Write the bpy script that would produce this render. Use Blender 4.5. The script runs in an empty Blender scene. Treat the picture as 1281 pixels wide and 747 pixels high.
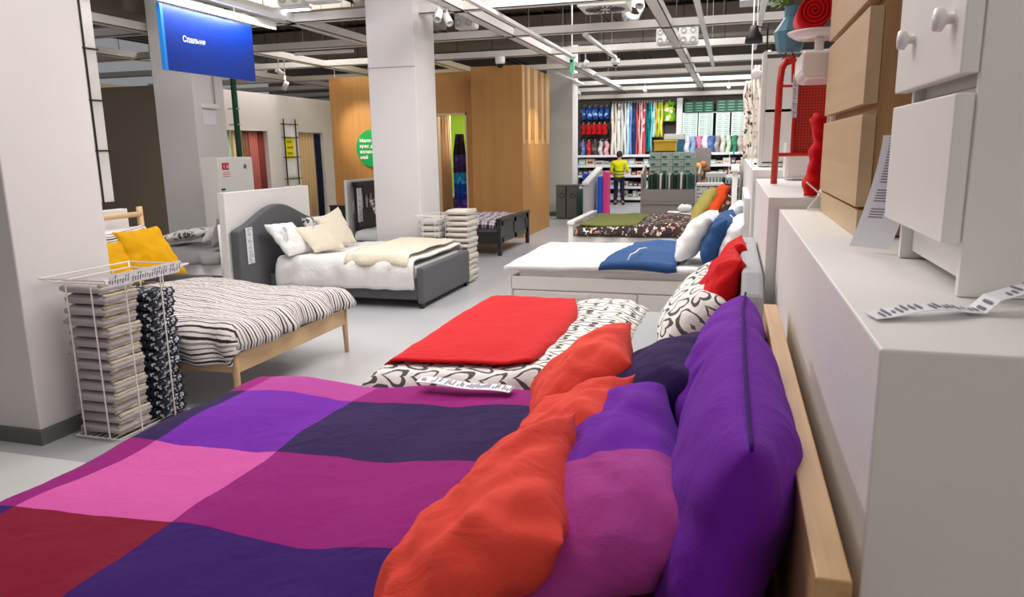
import bpy, bmesh, math, random
from mathutils import Vector, Matrix, noise, Euler
random.seed(7)
S = bpy.context.scene
COL = S.collection
PI = math.pi

# ---------------------------------------------------------------- camera, world, lights
YAW, PITCH, ROLL, FPX, CH = 0.290192532, 0.200412845, -0.0160471855, 919.647, 1.85
fw = Vector((-math.sin(YAW)*math.cos(PITCH), math.cos(YAW)*math.cos(PITCH), -math.sin(PITCH)))
r0 = Vector((math.cos(YAW), math.sin(YAW), 0)); u0 = r0.cross(fw)
rt = r0*math.cos(ROLL) + u0*math.sin(ROLL); up = -r0*math.sin(ROLL) + u0*math.cos(ROLL)
cam = bpy.data.cameras.new('camera'); cam_o = bpy.data.objects.new('camera', cam); COL.objects.link(cam_o)
m = Matrix((rt, up, -fw)).transposed().to_4x4(); m.translation = (0, 0, CH); cam_o.matrix_world = m
cam.sensor_width = 36.0; cam.lens = FPX*36.0/1281.0; cam.clip_start = .05; cam.clip_end = 200
cam.dof.use_dof = True; cam.dof.focus_distance = 6.5; cam.dof.aperture_fstop = 14
S.camera = cam_o
def ray(px, py): return rt*((px-640.5)/FPX) - up*((py-373.5)/FPX) + fw
def at_z(px, py, z): r = ray(px, py); return Vector((0,0,CH)) + r*((z-CH)/r.z)
def at_y(px, py, y): r = ray(px, py); return Vector((0,0,CH)) + r*(y/r.y)
def at_x(px, py, x): r = ray(px, py); return Vector((0,0,CH)) + r*(x/r.x)

S.view_settings.view_transform = 'Standard'; S.view_settings.look = 'None'
S.view_settings.gamma = 1; S.view_settings.use_curve_mapping = False; S.view_settings.exposure = -0.33
w = bpy.data.worlds.new('world'); S.world = w; w.use_nodes = True
w.node_tree.nodes['Background'].inputs[0].default_value = (.93, .95, 1, 1)
w.node_tree.nodes['Background'].inputs[1].default_value = .33

def light(kind, name, loc, energy, color=(1,.96,.9), size=.3, aim=None, angle=60, blend=.6, size_y=None):
    l = bpy.data.lights.new(name, kind); l.energy = energy; l.color = color
    if kind == 'AREA':
        l.size = size
        if size_y: l.shape = 'RECTANGLE'; l.size_y = size_y
    elif kind == 'SPOT':
        l.spot_size = math.radians(angle); l.spot_blend = blend; l.shadow_soft_size = size
    else: l.shadow_soft_size = size
    o = bpy.data.objects.new(name, l); COL.objects.link(o); o.location = loc
    if aim is not None:
        o.rotation_euler = (Vector(aim)-Vector(loc)).to_track_quat('-Z', 'Y').to_euler()
    return o
# added fill lights without fittings: above the open grid and behind the photographer
light('AREA', 'fill_light', (-1.2, -.5, 4.9), 40, (1,.97,.95), 3.5, (-1.2, 1.5, 0))
light('AREA', 'fill_light', (1.8, -2.8, 3.9), 55, (1,.95,.92), 2.5, (.5, 2.0, 1.2))
light('AREA', 'fill_light', (-2.2, 3.6, 4.9), 150, (1,.96,.92), 2.5)
light('AREA', 'fill_light', (-1.0, 8.0, 4.9), 380, (1,.97,.95), 3.2)
light('AREA', 'fill_light', (-6.5, 6.0, 4.9), 200, (1,.95,.9), 2.2)
light('AREA', 'fill_light', (-1.5, 14.5, 4.9), 380, (1,.98,.96), 4)
light('AREA', 'fill_light', (-1.5, 21.5, 4.9), 600, (1,.99,.98), 4.5)
light('AREA', 'fill_light', (-8.5, 14, 4.9), 230, (1,.95,.9), 2.5)

# ---------------------------------------------------------------- materials
def mat(name, col, rough=.6, bump=0, bscale=200, metal=0, emit=None, estr=1, var=0, vscale=3, sheen=0):
    M = bpy.data.materials.new(name); M.use_nodes = True; nt = M.node_tree; n = nt.nodes; L = nt.links
    b = n['Principled BSDF']; c = lin(col)
    b.inputs['Base Color'].default_value = c; b.inputs['Roughness'].default_value = rough; b.inputs['Metallic'].default_value = metal
    if sheen: b.inputs['Specular IOR Level'].default_value = .2; b.inputs['Sheen Weight'].default_value = sheen
    if emit: b.inputs['Emission Color'].default_value = lin(emit); b.inputs['Emission Strength'].default_value = estr
    if bump:
        t = n.new('ShaderNodeTexNoise'); t.inputs['Scale'].default_value = bscale; t.inputs['Detail'].default_value = 4
        tc = n.new('ShaderNodeTexCoord'); L.new(tc.outputs['Object'], t.inputs['Vector'])
        bp = n.new('ShaderNodeBump'); bp.inputs['Strength'].default_value = bump; bp.inputs['Distance'].default_value = .01
        L.new(t.outputs['Fac'], bp.inputs['Height']); L.new(bp.outputs['Normal'], b.inputs['Normal'])
    if var:
        t = n.new('ShaderNodeTexNoise'); t.inputs['Scale'].default_value = vscale; t.inputs['Detail'].default_value = 5
        tc = n.new('ShaderNodeTexCoord'); L.new(tc.outputs['Object'], t.inputs['Vector'])
        r = n.new('ShaderNodeMapRange'); r.inputs['To Min'].default_value = 1-var; r.inputs['To Max'].default_value = 1+var
        L.new(t.outputs['Fac'], r.inputs['Value'])
        mx = n.new('ShaderNodeMix'); mx.data_type = 'RGBA'; mx.blend_type = 'MULTIPLY'; mx.inputs[0].default_value = 1
        mx.inputs[6].default_value = c; L.new(r.outputs[0], mx.inputs[7]); L.new(mx.outputs[2], b.inputs['Base Color'])
    return M
def lin(c):
    f = lambda v: v/12.92 if v <= .04045 else ((v+.055)/1.055)**2.4
    return (f(c[0]/255), f(c[1]/255), f(c[2]/255), 1)
def cloth(name, col, bump=.35, bscale=9, sheen=.03, rough=.9):
    """woven fabric: creases (large noise) plus fine weave"""
    M = mat(name, col, rough, sheen=sheen); nt = M.node_tree; n = nt.nodes; L = nt.links; b = n['Principled BSDF']
    tc = n.new('ShaderNodeTexCoord')
    t = n.new('ShaderNodeTexNoise'); t.inputs['Scale'].default_value = bscale; t.inputs['Detail'].default_value = 5; t.inputs['Distortion'].default_value = 1.2
    t2 = n.new('ShaderNodeTexNoise'); t2.inputs['Scale'].default_value = 350
    L.new(tc.outputs['Object'], t.inputs['Vector']); L.new(tc.outputs['Object'], t2.inputs['Vector'])
    b1 = n.new('ShaderNodeBump'); b1.inputs['Strength'].default_value = bump; b1.inputs['Distance'].default_value = .03
    b2 = n.new('ShaderNodeBump'); b2.inputs['Strength'].default_value = .25; b2.inputs['Distance'].default_value = .002
    L.new(t.outputs['Fac'], b1.inputs['Height']); L.new(t2.outputs['Fac'], b2.inputs['Height'])
    L.new(b1.outputs['Normal'], b2.inputs['Normal']); L.new(b2.outputs['Normal'], b.inputs['Normal'])
    return M
def mnode(nt, op, a, b=None, c=None):
    x = nt.nodes.new('ShaderNodeMath'); x.operation = op
    for i, v in enumerate((a, b, c)):
        if v is None: continue
        if isinstance(v, (int, float)): x.inputs[i].default_value = v
        else: nt.links.new(v, x.inputs[i])
    return x.outputs[0]
def base_of(M): return M.node_tree.nodes['Principled BSDF'].inputs['Base Color']
def ramp(nt, fac, stops, interp='LINEAR'):
    r = nt.nodes.new('ShaderNodeValToRGB'); r.color_ramp.interpolation = interp
    e = r.color_ramp.elements
    while len(e) < len(stops): e.new(.5)
    for k, (p, c) in enumerate(stops): e[k].position = p; e[k].color = lin(c)
    nt.links.new(fac, r.inputs[0]); return r.outputs[0]
def uvsep(M, scale=(1,1,1), dist=0, dscale=3):
    nt = M.node_tree; tc = nt.nodes.new('ShaderNodeTexCoord'); v = tc.outputs['UV']
    if dist:
        t = nt.nodes.new('ShaderNodeTexNoise'); t.inputs['Scale'].default_value = dscale; nt.links.new(v, t.inputs['Vector'])
        a = nt.nodes.new('ShaderNodeVectorMath'); a.operation = 'MULTIPLY_ADD'
        nt.links.new(t.outputs['Color'], a.inputs[0]); a.inputs[1].default_value = (dist,)*3; nt.links.new(v, a.inputs[2]); v = a.outputs[0]
    s = nt.nodes.new('ShaderNodeSeparateXYZ'); nt.links.new(v, s.inputs[0]); return nt, s.outputs[0], s.outputs[1], v
def stripes_mat(name):
    M = cloth(name, (235,230,228)); nt, u, v, vec = uvsep(M, dist=.035, dscale=4)
    a = mnode(nt, 'FRACT', mnode(nt, 'MULTIPLY', v, 6.6))
    c = ramp(nt, a, [(0,(60,50,50)),(.09,(226,220,220)),(.2,(226,220,220)),(.24,(110,100,98)),(.3,(226,220,220)),(.42,(150,138,136)),(.52,(226,220,220)),(.6,(52,44,44)),(.7,(226,220,220)),(.8,(120,108,106)),(.86,(226,220,220))], 'CONSTANT')
    nt.links.new(c, base_of(M)); return M
def hearts_mat(name, cell=.135, asp=1.0):
    M = cloth(name, (238,234,230)); nt, u, v, vec = uvsep(M, dist=.06, dscale=6)
    vv = mnode(nt, 'ADD', mnode(nt, 'DIVIDE', v, cell*.8), .35)
    row = mnode(nt, 'FLOOR', vv)
    uu = mnode(nt, 'ADD', mnode(nt, 'DIVIDE', u, cell*1.25), mnode(nt, 'MULTIPLY', row, .5))
    x = mnode(nt, 'MULTIPLY', mnode(nt, 'SUBTRACT', mnode(nt, 'FRACT', uu), .40), 2.6)
    y = mnode(nt, 'MULTIPLY', mnode(nt, 'SUBTRACT', mnode(nt, 'FRACT', vv), .5), 2.25)
    # heart lying on its side: x^2+(1.25y-sqrt|x|)^2 = 1
    e=mnode(nt,'SUBTRACT',mnode(nt,'MULTIPLY',x,1.25),mnode(nt,'SQRT',mnode(nt,'ABSOLUTE',y)))
    h=mnode(nt,'ABSOLUTE',mnode(nt,'SUBTRACT',mnode(nt,'SQRT',mnode(nt,'ADD',mnode(nt,'MULTIPLY',y,y),mnode(nt,'MULTIPLY',e,e))),1.0))
    # brush of uneven width
    t = nt.nodes.new('ShaderNodeTexNoise'); t.inputs['Scale'].default_value = 9; nt.links.new(vec, t.inputs['Vector'])
    wdt = mnode(nt, 'MULTIPLY', mnode(nt, 'POWER', t.outputs['Fac'], 1.6), .55)
    k = mnode(nt, 'LESS_THAN', h, wdt)
    c = ramp(nt, k, [(0,(240,237,233)),(.5,(92,88,86))], 'CONSTANT'); nt.links.new(c, base_of(M)); return M
def plaid_mat(name, s=7.0, dark=(60,48,60), light_=(236,232,234), mid=(150,135,150)):
    M = cloth(name, light_); nt, u, v, vec = uvsep(M)
    def band(x): 
        f = mnode(nt, 'FRACT', mnode(nt, 'MULTIPLY', x, s))
        return mnode(nt, 'ADD', mnode(nt, 'LESS_THAN', f, .38), mnode(nt, 'MULTIPLY', mnode(nt, 'LESS_THAN', mnode(nt, 'ABSOLUTE', mnode(nt, 'SUBTRACT', f, .68)), .05), .7))
    k = mnode(nt, 'MULTIPLY', mnode(nt, 'ADD', band(u), band(v)), .5)
    c = ramp(nt, k, [(0, light_), (.3, mid), (.7, dark), (.95, dark)], 'CONSTANT'); nt.links.new(c, base_of(M)); return M
def blot_mat(name, cols, scale=9, rough=.85, obj=False, rnd=1.0):
    """flower-like or printed blotches: voronoi cells through a constant ramp"""
    M = cloth(name, cols[0]); nt = M.node_tree
    tc = nt.nodes.new('ShaderNodeTexCoord'); t = nt.nodes.new('ShaderNodeTexNoise'); t.inputs['Scale'].default_value = scale*.8
    src = tc.outputs['Object' if obj else 'UV']; nt.links.new(src, t.inputs['Vector'])
    a = nt.nodes.new('ShaderNodeVectorMath'); a.operation = 'MULTIPLY_ADD'; nt.links.new(t.outputs['Color'], a.inputs[0]); a.inputs[1].default_value = (.12,)*3; nt.links.new(src, a.inputs[2])
    vo = nt.nodes.new('ShaderNodeTexVoronoi'); vo.inputs['Scale'].default_value = scale; vo.inputs['Randomness'].default_value = rnd; nt.links.new(a.outputs[0], vo.inputs['Vector'])
    s = nt.nodes.new('ShaderNodeSeparateXYZ'); nt.links.new(vo.outputs['Color'], s.inputs[0])
    stops = [(i/len(cols), c) for i, c in enumerate(cols)]
    c = ramp(nt, s.outputs[0], stops, 'CONSTANT')
    e = ramp(nt, vo.outputs['Distance'], [(0,(255,255,255)),(.42,(255,255,255)),(.5,(0,0,0))], 'LINEAR')
    mx = nt.nodes.new('ShaderNodeMix'); mx.data_type = 'RGBA'; nt.links.new(e, mx.inputs[0]); mx.inputs[6].default_value = lin(cols[0]); nt.links.new(c, mx.inputs[7])
    nt.links.new(mx.outputs[2], base_of(M)); return M
def wood(name, a, b, axis='X', scale=6, rough=.5):
    M = mat(name, a, rough); nt = M.node_tree; n = nt.nodes
    tc = n.new('ShaderNodeTexCoord'); mp = n.new('ShaderNodeMapping'); sc = [scale*8]*3; sc['XYZ'.index(axis)] = scale*.35; mp.inputs['Scale'].default_value = sc
    nt.links.new(tc.outputs['Object'], mp.inputs[0]); t = n.new('ShaderNodeTexNoise'); t.inputs['Scale'].default_value = 1; t.inputs['Detail'].default_value = 6; t.inputs['Distortion'].default_value = .6
    nt.links.new(mp.outputs[0], t.inputs['Vector']); c = ramp(nt, t.outputs['Fac'], [(.25, b), (.75, a)]); nt.links.new(c, base_of(M)); return M
def rows_mat(name, a, b, sx, sy, th=.3):
    """goods with printed dashes in rows"""
    M = mat(name, a, .6); nt = M.node_tree; tc = nt.nodes.new('ShaderNodeTexCoord'); s = nt.nodes.new('ShaderNodeSeparateXYZ'); nt.links.new(tc.outputs['Object'], s.inputs[0])
    fx = mnode(nt, 'FRACT', mnode(nt, 'MULTIPLY', s.outputs[0], sx)); fz = mnode(nt, 'FRACT', mnode(nt, 'MULTIPLY', s.outputs[2], sy))
    k = mnode(nt, 'MULTIPLY', mnode(nt, 'GREATER_THAN', fx, .3), mnode(nt, 'LESS_THAN', fz, th))
    c = ramp(nt, k, [(0,a),(.5,b)], 'CONSTANT'); nt.links.new(c, base_of(M)); return M
def perf_mat(name, a, b, s=60):
    M = mat(name, a, .4); nt = M.node_tree; tc = nt.nodes.new('ShaderNodeTexCoord'); sp = nt.nodes.new('ShaderNodeSeparateXYZ'); nt.links.new(tc.outputs['Object'], sp.inputs[0])
    fx = mnode(nt, 'ABSOLUTE', mnode(nt, 'SUBTRACT', mnode(nt, 'FRACT', mnode(nt, 'MULTIPLY', sp.outputs[0], s)), .5))
    fz = mnode(nt, 'ABSOLUTE', mnode(nt, 'SUBTRACT', mnode(nt, 'FRACT', mnode(nt, 'MULTIPLY', sp.outputs[2], s)), .5))
    k = mnode(nt, 'LESS_THAN', mnode(nt, 'MAXIMUM', fx, fz), .27); c = ramp(nt, k, [(0,a),(.5,b)], 'CONSTANT'); nt.links.new(c, base_of(M)); return M

WHITE = mat('white_paint', (236,233,230), .55, .08, 60, var=.03)
WALLW = mat('wall_white', (226,220,218), .75, .12, 40, var=.03)
COLM = mat('column_paint', (228,224,224), .7, .1, 30, var=.04, vscale=1.5)
LACQ = mat('white_lacquer', (240,238,234), .35)
BEAM = mat('beam_white', (232,228,222), .5)
DARKW = mat('taupe_wall', (160,146,126), .8, .1, 20)
TRACK = mat('track_aluminium', (240,240,240), .3)
FLOORM = mat('vinyl_floor', (184,184,188), .32, .04, 30, var=.05, vscale=1.2)
PLINTH = mat('grey_plinth', (110,110,110), .6)
CEILM = mat('ceiling_taupe', (120,110,98), .9, .3, 8, var=.1)
DUCT = mat('galvanised_duct', (170,166,160), .45, .1, 10, metal=.3)
CABLE = mat('dark_cable', (38,36,34), .6)
PLY = wood('birch_plywood', (198,146,84), (186,132,72), 'Z', 1.2)
PLYL = wood('pale_plywood_batten', (228,186,124), (208,164,104), 'Z', 3)
PLYD = wood('brown_plywood_batten', (176,124,70), (160,110,60), 'Z', 3)
OAK = wood('oak_veneer', (214,172,122), (190,146,98), 'Y', 4, .45)
OAKD = wood('oak_veneer_upright', (186,146,96), (156,116,72), 'Z', 4, .5)
OAKF = wood('oak_drawer_front', (206,178,140), (192,162,124), 'Y', 2, .45)
BIRCH = wood('solid_birch', (226,190,146), (208,170,124), 'Y', 3, .5)
GREYFAB = cloth('grey_upholstery', (98,98,102), .15, 20)
LGREY = cloth('light_grey_upholstery', (178,180,184), .12, 20)
BLACKW = mat('black_brown_stain', (46,42,42), .35, .1, 80)
NAVYM = cloth('navy_sheet', (48,52,72))
SHEETW = cloth('white_cotton', (240,239,238), .35, 7)
SHEETG = cloth('grey_cotton', (148,144,146), .3, 7)
CREAM = cloth('cream_throw', (238,228,206), .4, 14)
CREAMP = cloth('cream_cotton', (230,220,200), .3, 8)
MATTR = cloth('mattress_ticking', (206,204,204), .15, 10)
YEL = cloth('mustard_cotton', (216,160,6), .3, 8)
RED = cloth('red_fleece', (208,4,18), .25, 10, .1)
REDC = cloth('red_cotton', (212,22,28), .35, 8)
ORG = cloth('orange_cotton', (246,80,66), .45, 7)
ORG2 = cloth('orange_cushion_cotton', (222,80,34), .35, 9)
OLV = cloth('olive_velvet', (112,118,58), .3, 9)
OLVP = cloth('pale_olive_cotton', (172,160,86), .3, 9)
BLUE = cloth('denim_blue_cotton', (46,80,130), .3, 9)
PUR = cloth('bright_purple_cotton', (116,30,170), .35, 7)
PURD = cloth('deep_violet_cotton', (54,8,106), .3, 7)
NVY = cloth('dark_plum_navy_cotton', (44,20,80), .35, 7)
MAG = cloth('magenta_cotton', (150,18,120), .3, 7)
PNK = cloth('pink_cotton', (216,90,170), .3, 7)
CRIM = cloth('crimson_cotton', (134,4,46), .3, 7)
MAUV = cloth('mauve_cotton', (178,66,152), .35, 7)
PAPER = mat('paper_tag', (240,240,246), .5)
INK = mat('tag_ink', (120,118,134), .7)
WIRE = mat('white_wire', (240,232,226), .4)
BLK = mat('black_metal', (28,26,26), .45)
GRN = mat('green_pipe', (12,84,56), .4)
SKIN = mat('skin', (206,150,122), .6)
HIVIS = cloth('hi_vis_yellow', (232,232,30), .3, 10)
REFL = mat('reflective_grey_band', (120,124,70), .4)
TROU = cloth('dark_navy_trousers', (38,40,66), .3, 12)
HAIR = mat('dark_brown_hair', (64,44,38), .8, .5, 60)
SIGNB = mat('sign_blue', (0,50,148), .35)
SIGNE = mat('sign_light_blue_edge', (40,140,235), .35)
TXTW = mat('white_lettering', (250,250,250), .5)
LEDM = mat('led_strip', (255,255,255), .3, emit=(235,240,255), estr=6)
GRNS = mat('sign_green', (0,166,88), .4)
REDM = mat('red_lacquered_steel', (208,44,30), .35)
PERF = perf_mat('red_perforated_steel', (206,46,30), (120,16,12), 62)
VASE = mat('teal_blue_glaze', (92,140,160), .3)
LEAF = mat('leaf_green', (120,160,60), .6)
BOWL = mat('white_porcelain', (242,236,234), .2)
GREYU = mat('warm_grey_display', (150,144,140), .6)
BIN = mat('dark_grey_bin', (86,84,82), .5)
STRIPE = stripes_mat('black_white_striped_cotton')
HEART = hearts_mat('white_cotton_brushed_hearts')
PLAID = plaid_mat('dark_plaid_cotton')
FLOR = blot_mat('dark_floral_cotton', [(62,52,52),(226,206,192),(74,58,58),(206,138,110),(60,52,52),(140,128,118),(232,224,214)], 22)
BWMOT = blot_mat('grey_floral_cotton', [(226,224,222),(120,116,116),(236,234,232),(90,88,90),(210,208,206)], 14)

# ---------------------------------------------------------------- mesh builder
ORG_OF = {}
class MB:
    def __init__(s): s.v=[]; s.f=[]; s.m=[]; s.uv=[]; s.has=False
    def add(s, vs, fs, mi=0, uvs=None):
        k=len(s.v); s.v += [Vector(p) for p in vs]
        for i, f in enumerate(fs):
            s.f.append([k+j for j in f]); s.m.append(mi[i] if isinstance(mi, list) else mi)
            s.uv.append([uvs[j] for j in f] if uvs else None)
        if uvs: s.has=True
        return s
    def box(s, a, b, mi=0):
        x0,y0,z0=[min(a[i],b[i]) for i in range(3)]; x1,y1,z1=[max(a[i],b[i]) for i in range(3)]
        return s.add([(x0,y0,z0),(x1,y0,z0),(x1,y1,z0),(x0,y1,z0),(x0,y0,z1),(x1,y0,z1),(x1,y1,z1),(x0,y1,z1)],
              [(3,2,1,0),(4,5,6,7),(0,1,5,4),(1,2,6,5),(2,3,7,6),(3,0,4,7)], mi)
    def tube(s, pts, r, n=8, mi=0, r2=None, cap=True):
        pts=[Vector(p) for p in pts]; rings=[]; N=len(pts); a=None
        for i,p in enumerate(pts):
            d=(pts[min(i+1,N-1)]-pts[max(i-1,0)]).normalized()
            if a is None: a=d.orthogonal().normalized()
            a=(a-d*a.dot(d)).normalized() if (a-d*a.dot(d)).length>1e-6 else d.orthogonal().normalized()
            b=d.cross(a); rr=r if r2 is None else r+(r2-r)*i/(N-1)
            rings.append([p+(a*math.cos(2*PI*k/n)+b*math.sin(2*PI*k/n))*rr for k in range(n)])
        vs=[q for g in rings for q in g]; fs=[]
        for i in range(N-1):
            for k in range(n): fs.append((i*n+k,i*n+(k+1)%n,(i+1)*n+(k+1)%n,(i+1)*n+k))
        if cap: fs.append(tuple(range(n))[::-1]); fs.append(tuple((N-1)*n+k for k in range(n)))
        return s.add(vs,fs,mi)
    def lathe(s, c, prof, n=20, mi=0, axis='Z'):
        vs=[]; fs=[]
        for r,h in prof:
            for k in range(n):
                a=2*PI*k/n; x,y=r*math.cos(a),r*math.sin(a)
                vs.append(Vector(c)+(Vector((x,y,h)) if axis=='Z' else Vector((x,h,y)) if axis=='Y' else Vector((h,x,y))))
        for i in range(len(prof)-1):
            for k in range(n): fs.append((i*n+k,i*n+(k+1)%n,(i+1)*n+(k+1)%n,(i+1)*n+k))
        return s.add(vs,fs,mi)
    def prism(s, poly, axis, a, b, mi=0):
        n=len(poly); mk=lambda p,t: (t,p[0],p[1]) if axis=='X' else (p[0],t,p[1]) if axis=='Y' else (p[0],p[1],t)
        vs=[mk(p,a) for p in poly]+[mk(p,b) for p in poly]
        return s.add(vs,[tuple(range(n))[::-1],tuple(n+i for i in range(n))]+[(i,(i+1)%n,n+(i+1)%n,n+i) for i in range(n)],mi)
    def build(s, name, mats, parent=None, loc=None, smooth=False, bevel=0, solid=0, sub=0):
        me=bpy.data.meshes.new(name); root=Vector((0,0,0))
        if parent is not None: root=ORG_OF.get(parent.name, Vector((0,0,0)))
        elif loc is not None: root=Vector(loc)
        me.from_pydata([tuple(p-root) for p in s.v],[],s.f)
        if s.has:
            ul=me.uv_layers.new(name='UVMap')
            i=0
            for f,u in zip(me.polygons,s.uv):
                for j,li in enumerate(f.loop_indices): ul.data[li].uv = u[j] if u else (0,0)
        if not isinstance(mats,(list,tuple)): mats=[mats]
        for M in mats: me.materials.append(M)
        for f,mi in zip(me.polygons,s.m): f.material_index=mi
        bm=bmesh.new(); bm.from_mesh(me); bmesh.ops.recalc_face_normals(bm, faces=bm.faces); bm.to_mesh(me); bm.free()
        if smooth:
            for f in me.polygons: f.use_smooth=True
        o=bpy.data.objects.new(name,me); COL.objects.link(o)
        if parent is not None: o.parent=parent
        else: o.location=root
        ORG_OF[o.name]=root
        if bevel:
            b=o.modifiers.new('bevel','BEVEL'); b.width=bevel; b.segments=2; b.limit_method='ANGLE'
        if solid:
            b=o.modifiers.new('solid','SOLIDIFY'); b.thickness=solid; b.offset=-1
        if sub:
            b=o.modifiers.new('sub','SUBSURF'); b.levels=sub; b.render_levels=sub
        return o
def tag(o, label=None, cat=None, group=None, kind=None):
    if label: o['label']=label
    if cat: o['category']=cat
    if group: o['group']=group
    if kind: o['kind']=kind
    return o
def thing(name, label, cat, loc=(0,0,0), group=None, rotz=0):
    o=bpy.data.objects.new(name,None); COL.objects.link(o); o.location=loc; o.rotation_euler=(0,0,rotz); o.empty_display_size=.1
    ORG_OF[o.name]=Vector(loc); return tag(o,label,cat,group)
def struct(o, name=None):
    o['kind']='structure'; return o
def kids(o): return [c for c in bpy.data.objects if c.parent is o]
def dup(o, loc=None, rotz=None, label=None, parent=None, group=None, rot=None, scale=None):
    c=o.copy(); COL.objects.link(c)
    if parent is not None: c.parent=parent
    for ch in kids(o): dup(ch, parent=c)
    if loc is not None: c.location=loc
    if rotz is not None: c.rotation_euler=(0,0,rotz)
    if rot is not None: c.rotation_euler=rot
    if scale is not None: c.scale=scale
    if label: c['label']=label
    if group: c['group']=group
    ORG_OF[c.name]=Vector(c.location); return c
def N(x,y,z,s=0): return noise.noise(Vector((x+s*13.7,y-s*7.1,z+s*3.3)))
def text(name, body, size, loc, rot, M, parent, ext=.001, align='LEFT', bold=0):
    cu=bpy.data.curves.new(name,'FONT'); cu.body=body; cu.size=size; cu.extrude=ext; cu.align_x=align; cu.offset=bold
    t=bpy.data.objects.new('tmp',cu); COL.objects.link(t); bpy.context.view_layer.update()
    me=bpy.data.meshes.new_from_object(t.evaluated_get(bpy.context.evaluated_depsgraph_get())); bpy.data.objects.remove(t)
    me.materials.clear(); me.materials.append(M)
    o=bpy.data.objects.new(name,me); COL.objects.link(o); o.rotation_euler=rot
    if parent is not None: o.parent=parent; o.location=Vector(loc)-ORG_OF.get(parent.name,Vector((0,0,0)))
    else: o.location=loc
    return o

def drape(name, x0,x1,y0,y1,z, over, M, label, cat, fall=.3, amp=.02, seed=0, step=.04, group=None, thick=.03, hump=None, mats=None, cellfn=None, parent=None, fine=1.0, edge=None, xs=None, ys=None):
    """cloth lying on a block [x0,x1]x[y0,y1] at height z, hanging over the sides by over=(left,right,near,far)"""
    R=.07
    l,r,n_,f_=over
    def axis(a0,a1,b,c,lst):
        if lst: return lst
        k=max(4,int((a1-a0+b+c)/step)); return [a0-b+(a1-a0+b+c)*i/k for i in range(k+1)]
    us=axis(x0,x1,l,r,xs); vs_=axis(y0,y1,n_,f_,ys)
    def fold(t,a,b,back=0):
        # returns position along axis, drop
        if t<a-0:
            d=a-t
            if d<R*PI/2: an=d/R; return a-R*math.sin(an), R*(1-math.cos(an))
            return a-R-.015*math.sin((d)*9), R+(d-R*PI/2)
        if t>b:
            d=t-b
            if d<R*PI/2: an=d/R; return b+R*math.sin(an), R*(1-math.cos(an))
            return b+R+.015*math.sin(d*9), R+(d-R*PI/2)
        return t,0
    V=[];U=[]
    for v in vs_:
        for u in us:
            uu,vv=u,v
            if edge: uu,vv=edge(u,v)
            x,dx=fold(uu,x0,x1); y,dy=fold(vv,y0,y1)
            h = amp*(N(uu*2.2,vv*2.2,0,seed)*1.3+N(uu*6,vv*6,1,seed)*.45*fine)+amp*.25*N(uu*17,vv*17,2,seed)*fine
            if hump: h+=hump(uu,vv)
            drop=max(dx,dy); zz=z-drop
            if drop==0: zz+=h
            else:
                k=min(1,drop/.1); zz+=h*(1-k)
                wv=amp*1.3*math.sin((vv if dx>dy else uu)*15+N(uu*2,vv*2,3,seed)*5)*k
                if dx>=dy: x+= -wv-amp*k if uu<x0 else wv+amp*k
                else: y+= -wv-amp*k if vv<y0 else wv+amp*k
            V.append((x,y,zz)); U.append((u,v))
    nx=len(us); F=[];mi=[]
    for j in range(len(vs_)-1):
        for i in range(nx-1):
            F.append((j*nx+i,j*nx+i+1,(j+1)*nx+i+1,(j+1)*nx+i))
            mi.append(cellfn((us[i]+us[i+1])/2,(vs_[j]+vs_[j+1])/2) if cellfn else 0)
    b=MB(); b.add(V,F,mi,U); o=b.build(name,mats or M,parent,loc=((x0+x1)/2,(y0+y1)/2,z),smooth=True,solid=thick)
    if parent is None: tag(o,label,cat,group)
    else: tag(o,label)
    return o

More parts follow.
